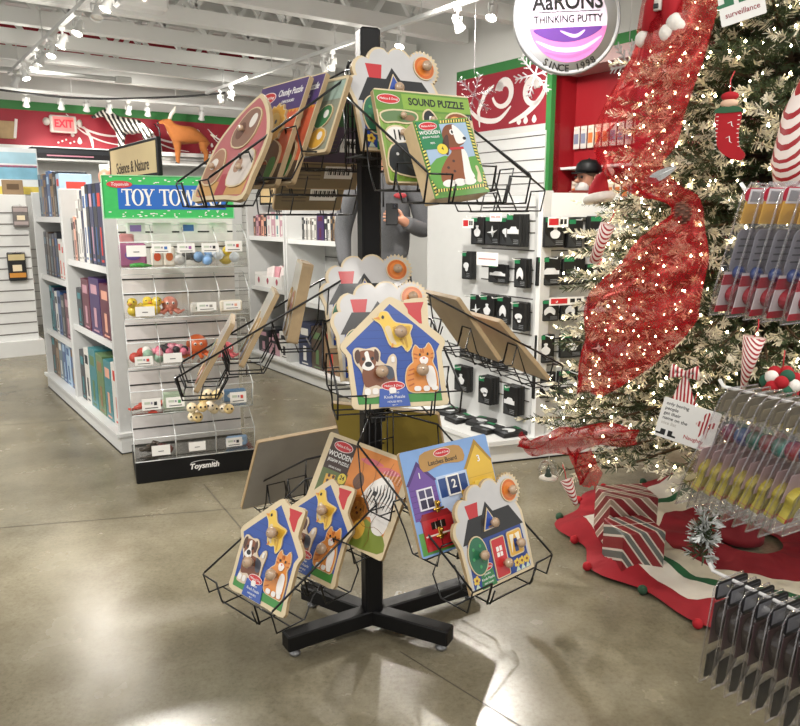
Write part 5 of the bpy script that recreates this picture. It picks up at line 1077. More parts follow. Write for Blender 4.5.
zb = thing('plush_zebra', 'black and white striped plush zebra standing on the ledge under the mural', 'plush animal', SF @ tr(2.84, 9.70, 2.053) @ rz(-.45) @ Matrix.Diagonal((1.02, .95, .72, 1)))
J, E = quadruped(True); obj('body', skin_mesh('body', J, E, [ZM]), zb)
part('mane', zb, lambda m: [m.box((-.185 - .0105 * i, 0, .565 + .0165 * i), (.02, .014, .05), BLK if i % 2 else WHT, Matrix.Rotation(.6, 3, 'Y')) for i in range(9)])
part('muzzle', zb, lambda m: m.ball((-.42, 0, .562), .032, BLK, 12, 8, (1, .9, .9)))
for s in (-1, 1): part('eye', zb, lambda m: m.ball((-.335, s * .046, .645), .009, BLK, 8, 6))
part('tail', zb, lambda m: m.tube([(.27, 0, .46), (.32, 0, .4), (.33, 0, .3), (.325, 0, .24)], .01, BLK, 8, radii=[.012, .009, .012, .004]))
FUR = C('#a8642c', .8, var=.22, scale=14); FURW = C('#e3d8c4', .8)
an = thing('plush_antelope', 'orange-brown plush antelope with pale horns standing right of the zebra', 'plush animal', SF @ tr(3.45, 9.42, 1.9) @ rz(-.35) @ Matrix.Diagonal((1.05, .95, .86, 1)))
J, E = quadruped(False); obj('body', skin_mesh('body', J, E, [FUR]), an)
for s in (-1, 1):
    part('horn', an, lambda m: m.tube([(-.2, s * .02, .63), (-.18, s * .05, .7), (-.14, s * .075, .76), (-.125, s * .07, .81)], .01, C('#efe9dc', .6), 8, radii=[.022, .02, .016, .006])); part('eye', an, lambda m: m.ball((-.262, s * .029, .618), .007, BLK, 8, 6))
    for x in (-.138, .183): part('hoof', an, lambda m: m.lathe([(.026, 0), (.024, .02), (.018, .035)], BLK, 12, (x, s * .055, 0)))
part('chest_patch', an, lambda m: m.ball((-.185, 0, .475), .066, FURW, 12, 8, (.8, .75, 1))); part('muzzle', an, lambda m: m.ball((-.332, 0, .578), .017, BLK, 10, 6))
part('belly', an, lambda m: m.ball((.02, 0, .36), .075, FURW, 12, 8, (1.7, .85, .6))); part('tail', an, lambda m: m.tube([(.27, 0, .44), (.31, 0, .4), (.34, 0, .43)], .01, FURW, 8, radii=[.014, .012, .004]))
lg = MB(); lg.box((2.4, 9.42, 1.888), (3.6, .42, .022), WHITE); lg.box((2.4, 9.585, 1.4), (3.6, .02, 1.0), WHITE); struct('trim_4', lg, SF)
def person(name, label, mat, arms, shirt, trousers, hair, phone=False, cap=False, beard=None):
    r = thing(name, label, 'person', mat)
    leg = lambda s: [(s * .09, 0, .86, .07), (s * .105, -.01, .52, .05), (s * .105, .01, .3, .055), (s * .105, .015, .09, .037), (s * .11, -.06, .04, .034), (s * .115, -.15, .03, .03)]
    tor = [(0, 0, .98, (.12, .08)), (0, 0, 1.15, (.12, .08)), (0, 0, 1.32, (.13, .085)), (0, .01, 1.47, (.09, .07))]
    J = []; E = []; n = limb(J, E, tor); limb(J, E, [(0, .0, 1.56, .056), (0, -.005, 1.62, .055), (0, -.015, 1.68, (.07, .08)), (0, -.015, 1.76, (.078, .094)), (0, -.01, 1.83, (.06, .07))], n)
    for s in (-1, 1): limb(J, E, leg(s), 0)
    for s, (el, wr, hd) in zip((-1, 1), arms):
        w_ = limb(J, E, [(s * .13, 0, 1.47, .06), (s * .205, 0, 1.43, .06), (*el, .042), (*wr, .029)], n)
        el, wr, hd = V(el), V(wr), V(hd); d = (hd - wr).normalized(); sd = d.cross(V((0, -1, 0.2))).normalized(); up = sd.cross(d)
        pm = limb(J, E, [(*(wr + d * .045), (.036, .018)), (*(wr + d * .075), (.04, .016))], w_)
        for k in range(4):
            q = wr + d * .085 + sd * (.027 - .018 * k); L = (.068, .078, .074, .058)[k]
            limb(J, E, [(*q, .0095), (*(q + d * L * .5 - up * .012), .0085), (*(q + d * L * .72 - up * .036), .0075)], pm)
        q = wr + d * .03 + sd * .03; limb(J, E, [(*q, .013), (*(q + sd * .026 + d * .022 - up * .012), .011), (*(q + sd * .03 + d * .05 - up * .03), .0085)], pm - 1)
    obj('body', skin_mesh('body', J, E, [SKIN]), r)
    J = []; E = []; n = limb(J, E, [(0, 0, .93, (.178, .135)), (0, 0, 1.12, (.182, .14)), (0, 0, 1.32, (.195, .145)), (0, .01, 1.46, (.15, .105)), (0, .012, 1.53, (.085, .078)), (0, .008, 1.565, (.072, .07))])
    for s, (el, wr, hd) in zip((-1, 1), arms): limb(J, E, [(s * .14, 0, 1.46, .08), (s * .215, 0, 1.42, .082), (*el, .062), (*(V(el) * .15 + V(wr) * .85), .048), (*wr, .046)], 3)
    jk = obj('jacket', skin_mesh('jacket', J, E, [shirt]), r)
    J = []; E = []; n = limb(J, E, [(0, 0, 1.0, (.165, .125)), (0, 0, .92, (.17, .13))])
    for s in (-1, 1): limb(J, E, [(s * .1, 0, .84, .105), (s * .105, -.008, .52, .08), (s * .105, .01, .28, .072), (s * .105, .012, .07, .068)], n)
    obj('trousers', skin_mesh('trousers', J, E, [trousers]), r)
    for s in (-1, 1): part('shoe', r, lambda m: (m.rbox((s * .112, -.075, .045), (.1, .29, .08), BLACK, .03, True), m.rbox((s * .112, -.075, .012), (.108, .3, .024), WHITE2, .01)))
    part('eyes', r, lambda m: [m.ball((s * .032, -.098, 1.735), .011, BLK, 8, 6) for s in (-1, 1)])
    part('nose', r, lambda m: m.tube([(0, -.1, 1.74), (0, -.122, 1.705), (0, -.1, 1.695)], .012, SKIN, 8, radii=[.008, .016, .01])); part('mouth', r, lambda m: m.rbox((0, -.096, 1.665), (.05, .012, .012), C('#8a4a42', .5), .004))
    for s in (-1, 1): part('ear', r, lambda m: m.ball((s * .085, .005, 1.725), .026, SKIN, 10, 8, (.45, .8, 1.2)))
    part('hair', r, lambda m: m.ball((0, .012, 1.775), .1, hair, 18, 12, (.93, 1.06, .82 if not cap else .6)))
    if beard: part('beard', r, lambda m: m.ball((0, -.06, 1.65), .062, beard, 14, 10, (1., .85, .95)))
    return r, jk
FL = C('#5e5f62', .9, var=.3, scale=160)
m1, jk = person('person', 'person in grey fleece jacket standing behind the rack holding a black phone', st(2.77, 4.06, 0, 0) @ rz(radians(-35.5)), (((-.275, .01, 1.17), (-.25, -.1, .95), (-.24, -.14, .88)), ((.275, -.02, 1.17), (.135, -.27, 1.235), (.07, -.3, 1.26))), FL, C('#23262e', .8), C('#3a2a20', .8))
part('zipper', jk, lambda m: m.tube([(0.0, -.1, 1.56), (.0, -.155, 1.45), (.0, -.165, 1.33)], .006, BLK, 6)); part('chest_logo', jk, lambda m: m.ball((.105, -.138, 1.40), .032, C('#a8323a', .6), 14, 8, (1.3, .25, .55)))
ph = thing('phone', 'black phone held by the person in the grey fleece', 'phone', m1.matrix_world @ tr(.055, -.325, 1.285) @ rx(-.5))
part('body', ph, lambda m: m.rbox((0, 0, 0), (.075, .009, .15), BLACK, .004)); part('camera_bump', ph, lambda m: m.rbox((.018, -.006, .05), (.028, .004, .03), C('#1c1c20', .2), .003))
for k in (-1, 1): part('lens', ph, lambda m: m.ball((.018, -.0085, .05 + k * .008), .005, C('#30343c', .1), 8, 6))
m2, jk2 = person('person', 'person in black cap and black shirt looking down behind the pegboard fixture', st(4.27, 3.66, -.215) @ rz(radians(-35.5 - 62)), (((-.28, .0, 1.17), (-.2, -.2, 1.05), (-.16, -.28, 1.03)), ((.28, .0, 1.17), (.2, -.2, 1.05), (.16, -.28, 1.03))), C('#141416', .8), C('#23262e', .8), C('#6a5a4a', .8), cap=True, beard=C('#cfcac6', .8))
m2.matrix_world = m2.matrix_world @ tr(0, 0, .215) @ Matrix.Scale(.89, 4)
def capf(m): m.lathe([(.102, 0), (.104, .03), (.095, .075), (.06, .105), (.0005, .115)], BLACK, 22, (0, .0, 1.765)); m.ball((0, 0, 1.88), .008, BLACK, 8, 6)
cp = part('cap', m2, capf); part('visor', cp, lambda m: m.prism([(.06 * cos(t) * 1.1, -.085 + -.075 * sin(t)) for t in [pi * i / 12 for i in range(13)]], 1.762, 1.772, BLACK))
# round hanging sign ------------------------------------------------
ps = thing('hanging_sign', 'round grey hanging sign with pink and purple putty swirl', 'sign', wallframe((.728, 3.45, 2.125), (1, .12)) @ rz(.07) )
R_ = .24
part('disc', ps, lambda m: (m.lathe([(R_ * .9, -.02), (R_, -.014), (R_, .006), (R_ * .965, .012), (R_ * .93, .007), (.001, .007)], C('#9a9b9f', .4, var=.04), 56)))
part('ring', ps, lambda m: m.lathe([(R_ * .92, .007), (R_ * .92, .0085), (.001, .0086)], C('#abacb0', .4), 56))
L1 = .19
def seg(y0, y1, r=L1, n=26): 
    a0 = math.asin(max(-1, y0 / r)); a1 = math.asin(min(1, y1 / r)); T = [a0 + (a1 - a0) * i / n for i in range(n + 1)]
    return [(r * cos(t), r * sin(t)) for t in T] + [(-r * cos(t), r * sin(t)) for t in T[::-1]]
def art(m):
    m.prism(seg(-.19, .19), .007, .0092, C('#c9bccf', .4, var=.15, scale=5)); m.prism(seg(-.19, -.035), .007, .0098, C('#b9659a', .4)); 
    m.prism(cr2([(-.17, -.045), (-.1, -.085), (0, -.1), (.1, -.08), (.165, -.04), (.1, -.036), (-.1, -.036)], 4), .007, .0104, C('#54307a', .4)); m.strip(cr2([(-.16, -.09), (-.06, -.13), (.06, -.13), (.16, -.08)], 6, False), .022, .0106, C('#e0a0c6', .35)); m.strip(cr2([(-.12, -.14), (0, -.165), (.12, -.13)], 6, False), .014, .0106, C('#a8588f', .35)); m.strip(cr2([(-.04, -.05), (.03, -.075), (.08, -.05)], 6, False), .016, .0109, C('#b79acb', .35))
    for r0, a0 in ((.17, .4), (.15, 2.2), (.16, 1.2)): m.strip([(r0 * cos(a0 + t * .09), r0 * sin(a0 + t * .09)) for t in range(10)], .02, .0098, C('#ddd2e2', .4))
part('swirl_print', ps, art)
def lett(m):
    m.text('AaRONS', .098, BLK, tr(0, .075, .0115), ext=.0005, bold=.02, sx=.92); m.text('THINKING PUTTY', .047, BLK, tr(0, .0, .0115), ext=.0005, bold=.006, sx=.87); m.box((0, .034, .0112), (.31, .0022, .001), BLK)
    s = 'SINCE 1998'
    for i, ch in enumerate(s):
        a = -pi / 2 + (i - 4.5) * .125; m.text(ch, .044, BLK, rz(a + pi / 2) @ tr(0, -.218, .0105), ext=.0005, bold=.02)
    m.prism(cr2([(.016 + a, b) for a, b in ((-.014, .096), (.014, .096), (.015, .074), (.0, .056), (-.015, .074))], 3), .007, .0128, PAPER)
    for k in (-1, 1): m.prism(ell(.016 + k * .006, .083, .003, .003, 8), .0125, .0134, BLK)
part('lettering', ps, lett)
for c_ in ps.children:
    if c_.name.split('.')[0] in ('lettering', 'swirl_print'): c_.matrix_basis = tr(0, -.012, 0) @ Matrix.Diagonal((.93, .93, 1, 1))
for s in (-1, 1): part('hanging_wire', ps, lambda m: m.tube([(s * .12, .235, 0), (s * .12, .9, -.02)], .0015, WHITE, 5))
ICE = clear('frosted_plastic', '#f1eef2', .5, .14, .25)
for i, (p_, lab) in enumerate((((.494, 5.2, 2.066), 'clear plastic snowflake hanging left of the round sign'), ((.863, 5.0, 2.16), 'white plastic snowflake hanging partly behind the round sign'), ((1.338, 4.6, 2.143), 'white plastic snowflake hanging between the round sign and the tree'))):
    s_ = thing('hanging_snowflake', lab, 'snowflake', tr(*p_) @ rz(.25 * i) @ rx(pi / 2)); mt = ICE if i == 0 else C('#dcd8da', .35, coat=.5)
    for k in range(6):
        def arm(m):
            m.T = rz(k * pi / 3 + .26); m.rbox((.07, 0, 0), (.14, .011, .006), mt, .002)
            for q in (.05, .085, .115):
                for s in (-1, 1): m.tube([(q, 0, 0), (q + .03, s * .03 * (1.2 - q * 4), 0)], .0042, mt, 5)
        part('arm', s_, arm)
    part('hanging_thread', s_, lambda m: m.tube([(0, .13, 0), (0, .8, 0)], .0022, mt, 5))
# ================================================================ Christmas tree and gifts
TX, TY = 1.35, 2.75
def TR(z): return .84 * max(.02, 1 - (max(z, .3) - .35) / 2.6) ** .51
def needles_mesh(name, sprigs, n_needles, rnd, mats, flock):
    """sprigs: list of (base, direction, length, up). Thin leaf blades fanned along every twig; a share of them flocked white."""
    V_ = []; F_ = []; Mi = []
    for b, d, L, fl in sprigs:
        th = rnd.uniform(.2, .85) if fl else 2
        x = d.orthogonal().normalized(); y = d.cross(x)
        k = len(V_); tp = b + d * L
        V_ += [b + x * .003, b - x * .003, tp + x * .001, tp - x * .001]; F_.append((k, k + 1, k + 3, k + 2)); Mi.append(2)
        for i in range(n_needles):
            t = (i + rnd.random()) / n_needles; a = rnd.random() * 6.283; o = x * cos(a) + y * sin(a)
            q = b + d * (L * t); nd = (d * (.55 + .35 * t) + o * (1.0 - .35 * t)); nd.normalize(); ln = (.030 - .010 * t) * (.8 + .4 * rnd.random())
            sd = nd.cross(V((rnd.random() - .5, rnd.random() - .5, rnd.random() - .5))); 
            if sd.length < 1e-3: continue
            sd.normalize(); sd *= .0022 + (.0008 if t > th else 0); k = len(V_); e = q + nd * ln
            V_ += [q + sd, q - sd, e - sd * .5, e + sd * .5]; F_.append((k, k + 1, k + 2, k + 3)); Mi.append(1 if t > th + rnd.uniform(-.12, .12) or rnd.random() < .05 else 0)
    me = bpy.data.meshes.new(name); me.from_pydata([tuple(v) for v in V_], [], F_)
    for m in mats: me.materials.append(m)
    me.polygons.foreach_set('material_index', Mi); me.update(); return me
NG = C('#39482a', .6, var=.3, scale=30); NF = C('#dbd6c2', .8, var=.08, scale=30); NB = C('#4a3826', .8)
rnd = random.Random(11); sprigs = []; branches = []; tips = []
nb = 500
for i in range(nb):
    f = (i + .5) / nb; z = .36 + 2.45 * (1 - (1 - f) ** .62) ; az = i * 2.39996 + rnd.uniform(-.2, .2); r = TR(z) * rnd.uniform(.82, 1.04) - .10
    o = V((cos(az), sin(az), 0)); z0 = z + .10 * r + .02; c0 = V((TX, TY, z0)); droop = -.16 * r + rnd.uniform(-.05, .05)
    pts = [c0 + o * (r * t) + V((0, 0, droop * t * t + .05 * t ** 4)) for t in (0, .25, .5, .75, 1)]
    branches.append(pts); fl = rnd.random() < .85
    sd = V((-o.y, o.x, 0))
    for k in range(13):
        t = .22 + .78 * k / 12; j = min(3, int(t * 4)); p_ = pts[j].lerp(pts[j + 1], t * 4 - j)
        s = 1 if k % 2 else -1
        d = (o * rnd.uniform(.5, .9) + sd * s * rnd.uniform(.4, .95) + V((0, 0, rnd.uniform(-.3, .35)))).normalized()
        if k == 12: d = (o + V((0, 0, rnd.uniform(-.2, .3)))).normalized()
        L = rnd.uniform(.08, .15) * (1.1 - .25 * f); sprigs.append((p_, d, L, fl and t > .35)); tips.append((p_ + d * L, t))
tree = thing('christmas_tree', 'tall snow-flocked Christmas tree filling the right side of the aisle', 'Christmas tree', tr(0, 0, 0))
obj('foliage', needles_mesh('foliage', sprigs, 40, rnd, [NG, NF, NB], 1), tree)
m = MB(); m.tube([(TX, TY, .02), (TX, TY, 1.5), (TX, TY, 2.9)], .04, NB, 10, radii=[.045, .035, .01])
for pts in branches: m.tube([pts[0], pts[2], pts[4]], .008, NB, 4, radii=[.011, .007, .003])
obj('trunk', m, tree)
m = MB(); m.lathe([(.09, .0), (.09, .03), (.055, .06), (.055, .14)], C('#7a1620', .8), 18, (TX, TY, .02)); obj('stand', m, tree)
BULB = glow('fairy_bulb', (1, .80, .46), 60)
m = MB()
for p_, t in tips:
    if t > .5 and rnd.random() < .42:
        rr = rnd.choice((.003, .0036, .0044)); q = p_ + V((rnd.uniform(-.02, .02), rnd.uniform(-.02, .02), rnd.uniform(-.01, .02)))
        m.add([q + V(d) * rr for d in ((1, 0, 0), (-1, 0, 0), (0, 1, 0), (0, -1, 0), (0, 0, 1.4), (0, 0, -1.4))], [(0, 2, 4), (2, 1, 4), (1, 3, 4), (3, 0, 4), (2, 0, 5), (1, 2, 5), (3, 1, 5), (0, 3, 5)], BULB)
        m.tube([q - V((0, 0, .014)), q - V((0, 0, .004))], .0022, C('#3d4a2c', .5), 4)
tag(obj('fairy_lights', m), 'warm white fairy lights strung all over the Christmas tree', 'fairy lights', None, 'stuff')
# red mesh ribbon
def ribbon_mat():
    m, nt, b = nodes('red_mesh_ribbon'); nt.nodes.remove(b); L = nt.links.new; o = nt.nodes['Material Output']
    tc = nt.nodes.new('ShaderNodeTexCoord'); n = nt.nodes.new('ShaderNodeTexNoise'); n.inputs['Scale'].default_value = 16; n.inputs['Detail'].default_value = 5; L(tc.outputs['Object'], n.inputs['Vector'])
    w1 = nt.nodes.new('ShaderNodeTexNoise'); w1.inputs['Scale'].default_value = 420; w1.inputs['Detail'].default_value = 1; L(tc.outputs['Object'], w1.inputs['Vector'])
    t = nt.nodes.new('ShaderNodeBsdfTransparent'); t.inputs[0].default_value = (1, .82, .80, 1)
    d = nt.nodes.new('ShaderNodeBsdfDiffuse'); d.inputs[0].default_value = (*rgb('#9a0f20'), 1)
    tl = nt.nodes.new('ShaderNodeBsdfTranslucent'); tl.inputs[0].default_value = (*rgb('#b81828'), 1)
    g = nt.nodes.new('ShaderNodeBsdfGlossy'); g.inputs[0].default_value = (*rgb('#ff8a80'), 1); g.inputs['Roughness'].default_value = .3
    m1 = nt.nodes.new('ShaderNodeMixShader'); m1.inputs[0].default_value = .4; L(d.outputs[0], m1.inputs[1]); L(tl.outputs[0], m1.inputs[2])
    m2 = nt.nodes.new('ShaderNodeMixShader'); m2.inputs[0].default_value = .07; L(m1.outputs[0], m2.inputs[1]); L(g.outputs[0], m2.inputs[2])
    ad = nt.nodes.new('ShaderNodeMath'); ad.operation = 'ADD'; L(n.outputs['Fac'], ad.inputs[0]); L(w1.outputs['Fac'], ad.inputs[1])
    mr = nt.nodes.new('ShaderNodeMapRange'); mr.inputs['From Min'].default_value = .7; mr.inputs['From Max'].default_value = 1.3; mr.inputs['To Min'].default_value = .34; mr.inputs['To Max'].default_value = .86; L(ad.outputs[0], mr.inputs['Value'])
    m3 = nt.nodes.new('ShaderNodeMixShader'); L(mr.outputs[0], m3.inputs[0]); L(t.outputs[0], m3.inputs[1]); L(m2.outputs[0], m3.inputs[2]); L(m3.outputs[0], o.inputs['Surface'])
    return m
RIB = ribbon_mat()
def ribbon(name, label, Lp, Rp, bulge=.05, nu=14, nv=5, off=0.):
    A_ = cat_rom(Lp, nv, False); B_ = cat_rom(Rp, nv, False); m = MB(); vs = []; fs = []; N = len(A_)
    for i in range(N):
        a, b = V(A_[i]), V(B_[i]); w_ = (b - a).length
        for j in range(nu + 1):
            t = j / nu; p_ = a.lerp(b, t); o = V((p_.x - TX, p_.y - TY, 0)).normalized()
            h = bulge * sin(pi * t) * min(1, w_ / .15) + .016 * sin(i * 1.1 + t * 9) * sin(pi * t) + .010 * sin(t * 26 + i * .6) + off
            vs.append(p_ + o * h + V((0, 0, .008 * sin(i * .9 + t * 14))))
    for i in range(N - 1):
        for j in range(nu): k = i * (nu + 1) + j; fs.append((k, k + 1, k + nu + 2, k + nu + 1))
    m.add(vs, fs, RIB, True); return tag(obj(name, m), label, 'ribbon')
rL = [(.851, 2.595, 1.997), (.806, 2.55, 1.774), (.752, 2.631, 1.646), (.72, 2.60, 1.553), (.717, 2.54, 1.446), (.764, 2.41, 1.358), (.851, 2.28, 1.301), (.791, 2.32, 1.219), (.724, 2.38, 1.113), (.666, 2.43, 1.002), (.653, 2.42, .872), (.643, 2.39, .728)]
rR = [(.987, 2.353, 1.93), (.929, 2.338, 1.733), (.9, 2.332, 1.618), (.875, 2.324, 1.517), (.834, 2.33, 1.43), (.87, 2.27, 1.368), (.906, 2.21, 1.3), (.91, 2.19, 1.222), (.914, 2.17, 1.145), (.897, 2.16, 1.035), (.862, 2.16, .93), (.706, 2.288, .728)]
ribbon('mesh_ribbon', 'wide sheer red mesh ribbon spiralling down the front of the tree', rL, rR, .07, off=.06)
ribbon('mesh_ribbon', 'narrow red mesh ribbon draped over the lowest tree branches', [(.50, 2.62, .50), (.529, 2.57, .489), (.596, 2.41, .582), (.677, 2.28, .632), (.76, 2.19, .645)], [(.50, 2.6, .45), (.532, 2.53, .44), (.604, 2.36, .51), (.674, 2.26, .565), (.75, 2.18, .60)], .03, 8, off=.05)
ribbon('mesh_ribbon', 'short crumpled red ribbon tail under the lowest draped ribbon', [(.60, 2.38, .52), (.62, 2.35, .47), (.63, 2.33, .42)], [(.66, 2.3, .54), (.68, 2.27, .48), (.67, 2.28, .42)], .03, 8, off=.05)
# ornaments
def outward(p, off=.0, z=0):
    o = V((p[0] - TX, p[1] - TY, 0)).normalized(); return o
def face(p, off=.03, tilt=0, yaw=0):                     # frame whose local z looks out of the tree, y up
    o = V((p[0] - TX, p[1] - TY, 0)).normalized(); o = (o * .6 + V((-p[0], -p[1], 0)).normalized() * .4).normalized()
    x = V((0, 0, 1)).cross(o); M = Matrix((x, V((0, 0, 1)), o)).transposed().to_4x4(); M.translation = V(p) + o * off
    return M @ rz(tilt) @ ry(yaw)
FELT = C('#a81420', .85, var=.12, scale=50); FLUFF = C('#e6e2da', .95, var=.12, scale=70)
so = thing('santa_ornament', 'red felt suit ornament with white fluffy trim high on the tree', 'ornament', face((.86, 2.47, 1.86), .10))
part('coat', so, lambda m: (m.tube([(-.035, -.03, 0), (-.025, .04, 0), (-.01, .12, 0)], .03, FELT, 12, radii=[.026, .03, .022]), m.tube([(.03, -.03, 0), (.03, .04, 0), (.01, .12, 0)], .03, FELT, 12, radii=[.028, .032, .022])))
part('fluff_trim', so, lambda m: (m.tube([(0, .12, .025), (.0, .02, .03)], .012, FLUFF, 8), [m.ball((x, y, .008), r_, FLUFF, 12, 8) for x, y, r_ in ((-.05, -.05, .026), (-.03, -.06, .02), (0, -.055, .026), (.025, -.045, .03), (.05, -.02, .03), (.06, -.03, .024))])); part('belt_buckle', so, lambda m: m.rbox((0, .03, .042), (.016, .014, .006), BLK, .002))
sk = thing('stocking_ornament', 'small red felt stocking ornament with white stitching hanging on the tree', 'ornament', face((.955, 2.235, 1.515), .04))
part('stocking', sk, lambda m: m.prism(cr2([(-.03, .055), (.03, .055), (.03, .0), (.034, -.04), (.052, -.066), (.042, -.082), (.012, -.075), (-.018, -.05), (-.028, -.01)], 5), -.008, .008, FELT))
part('cuff', sk, lambda m: (m.prism(cr2([(-.034, .05), (.034, .05), (.03, .062), (0, .068), (-.03, .062)], 3), -.01, .011, C('#2f5a3c', .8)), m.ball((0, .075, .004), .022, C('#d9b59a', .7), 12, 8, (1.1, .6, .5)), m.ball((0, .094, .003), .022, FELT, 12, 8, (1.1, .6, .5))))
part('stitching', sk, lambda m: ([m.box((-.0275, .04 - i * .011, .0085), (.006, .002, .001), PAPER) for i in range(9)] + [m.box((.029 + .002 * max(0, i - 4), .04 - i * .012, .0085), (.006, .002, .001), PAPER) for i in range(8)], m.strip([(.0, .02), (.01, .024), (.012, .014), (.016, .01)], .003, .0088, PAPER), m.strip([(-.002, -.02), (.008, -.016), (.01, -.03), (.016, -.034)], .003, .0088, PAPER)))
part('hanging_loop', sk, lambda m: m.tube([(0, .105, 0), (-.004, .14, -.01), (.004, .165, -.02)], .0018, RED, 5))
def cane(label, p, L, r0, r1, tilt, mat=None):
    o = thing('striped_ornament', label, 'ornament', mat or face(p, .05, tilt)); 
    part('cone', o, lambda m: m.lathe([(.001, -L), (r1, -L), (r0, 0), (r0 * .7, .012), (.001, .014)], CAN, 20, R=Matrix.Rotation(-pi / 2, 3, 'X')) if False else m.tube([(0, 0, 0), (0, -L * .5, 0), (0, -L, 0)], r0, CAN, 16, radii=[r0, (r0 + r1) / 2, r1]))
    part('hanging_loop', o, lambda m: m.tube([(0, 0, 0), (.004, .03, -.004), (0, .05, -.01)], .0018, RED, 5)); return o
CAN, _, _ = stripes('candy_stripe', '#a01a24', '#e8dcd6', 38, .42, 'DIAGONAL')
CAN2, w_, mp_ = stripes('candy_stripe_wide', '#a01a24', '#e8dcd6', 24, .4, 'DIAGONAL'); mp_.inputs['Scale'].default_value = (-1, 1, 1)
cane('striped red and white cone ornament at the left edge of the wide ribbon', (.70, 2.44, 1.25), .13, .024, .016, -.35)
cane('striped red and white cone pointing down below the upper clear packs', (1.0, 2.06, .95), .15, .03, .006, -.12)
cane('slim striped cone ornament on the low left branches', (.60, 2.42, .40), .09, .022, .008, .5)
big = thing('striped_cone', 'large red and white diagonally striped paper cone at the right edge of the tree', 'ornament', face((1.115, 2.12, 1.49), .09, .1))
part('cone', big, lambda m: m.tube([(.01, .17, 0), (.0, .06, 0), (-.005, -.06, 0), (0, -.16, 0)], .05, CAN2, 24, radii=[.012, .06, .085, .08])); part('hanging_loop', big, lambda m: m.tube([(.01, .17, 0), (.01, .21, -.02)], .002, RED, 5))
def bowf(m):
    for i, (a, L) in enumerate(((-.35, .12), (-.1, .14), (.12, .14), (.35, .11))): m.add([(-.006, 0, .004 * i), (.006, 0, .004 * i), (.03 * a * 3 + .014, -L, .012 + .003 * i), (.03 * a * 3 - .014, -L, .012 + .003 * i)], [(0, 1, 2, 3)], CAN3)
    for s in (-1, 1): m.tube([(0, 0, .01), (s * .03, .02, .02), (s * .035, -.004, .02), (0, 0, .012)], .008, CAN3, 8)
CAN3, _, _ = stripes('ribbon_stripe', '#a01a24', '#e8dcd6', 30, .5, 'X')
bw = thing('striped_bow', 'narrow red and white striped bow above the white naughty list card', 'bow', face((.855, 2.13, .835), .07)); part('bow', bw, bowf)
pc_ = thing('pompom_ornament', 'cluster of red, white and green felt pompoms under the striped cone', 'ornament', tr(1.02, 1.93, .838) @ Matrix.Scale(.9, 4))
for i in range(22):
    f = 1 - 2 * (i + .5) / 22; a = i * 2.4; q = sqrt(1 - f * f); mm = (FELT, FLUFF, C('#2a5a44', .9, var=.15, scale=60), FELT)[(i * 7 + i // 3) % 4]
    part('pompom', pc_, lambda m: m.ball((.042 * q * cos(a), .042 * q * sin(a), .036 * f), .02, mm, 10, 8))
part('hanging_loop', pc_, lambda m: m.tube([(0, 0, .05), (0, .0, .1)], .002, RED, 5))
ht = thing('santa_hat_ornament', 'red plush hat ornament with cream brim at the left edge of the tree', 'ornament', face((.69, 2.52, 1.335), .05, .2))
part('hat', ht, lambda m: m.tube([(0, 0, 0), (.005, .03, 0), (.02, .06, 0), (.045, .075, 0)], .03, FELT, 14, radii=[.036, .032, .02, .008])); part('brim', ht, lambda m: m.tube([(.04 * cos(t), .0, .036 * sin(t)) for t in [2 * pi * i / 14 for i in range(14)]], .014, FLUFF, 8, closed=True)); part('pompom', ht, lambda m: m.ball((.05, .072, 0), .016, FLUFF, 10, 8))
pn = thing('pinecone_ornament', 'brown pinecone tucked at the pinch of the red ribbon', 'ornament', face((.86, 2.235, 1.285), .09, .3))
def cone_f(m):
    m.ball((0, 0, 0), .02, C('#5a3a2c', .8), 12, 8, (1, 1.5, 1))
    for i in range(34):
        f = 1 - 2 * (i + .5) / 34; a = i * 2.4; q = sqrt(1 - f * f); m.ball((.02 * q * cos(a), .032 * f, .02 * q * sin(a)), .0075, C('#7a4a3a', .8, var=.3), 6, 4, (1, .5, 1))
part('cone', pn, cone_f)
lf = thing('silver_leaf', 'silver glitter leaf pinned above the pinch of the red ribbon', 'ornament', face((.82, 2.31, 1.395), .09, .45))
part('leaf', lf, lambda m: (m.prism(cr2([(-.045, 0), (-.02, .014), (.02, .012), (.05, 0), (.02, -.012), (-.02, -.014)], 5), -.001, .001, C('#b9bcbc', .3, .7, var=.5, scale=300)), m.tube([(-.06, 0, .001), (.045, 0, .001)], .0014, C('#d9dcdc', .3, .8), 5)))
db = thing('bauble_ornament', 'clear bauble with a tiny dark green tree hanging lowest at the left of the tree', 'ornament', tr(.52, 2.47, .37))
part('base', db, lambda m: m.lathe([(.001, 0), (.032, .002), (.03, .008), (.001, .012)], FLUFF, 18)); part('tiny_tree', db, lambda m: m.lathe([(.012, .01), (.013, .014), (.006, .028), (.009, .03), (.003, .045), (.0005, .052)], C('#1f3a28', .7), 12)); part('dome', db, lambda m: m.lathe([(.034, .004), (.038, .03), (.03, .058), (.012, .07), (.001, .072)], CLR, 18)); part('hanging_loop', db, lambda m: m.tube([(0, 0, .072), (.004, .006, .1), (.01, .01, .125)], .0012, WHITE, 5))
def signcard(label, M, w_, h_, fn):
    c = thing('tree_card', label, 'card', M); part('card', c, lambda m: m.prism(rrect(-w_ / 2, -h_ / 2, w_ / 2, h_ / 2, .004), -.001, .001, PAPER)); part('print', c, fn); part('hanging_loop', c, lambda m: m.tube([(0, h_ / 2, 0), (0, h_ / 2 + .04, -.02)], .0014, RED, 5)); return c
def boots(m, x, y, s, mt):
    for k in (-1, 1): m.prism([(x + a * s, y + b * s) for a, b in ([(.1, 1), (.9, 1), (.9, 0), (-.55, 0), (-.6, .3), (.1, .35)] if k < 0 else [(1.3, 1), (2.0, 1), (2.0, .35), (2.6, .3), (2.6, 0), (1.3, 0)])], .001, .0016, mt)
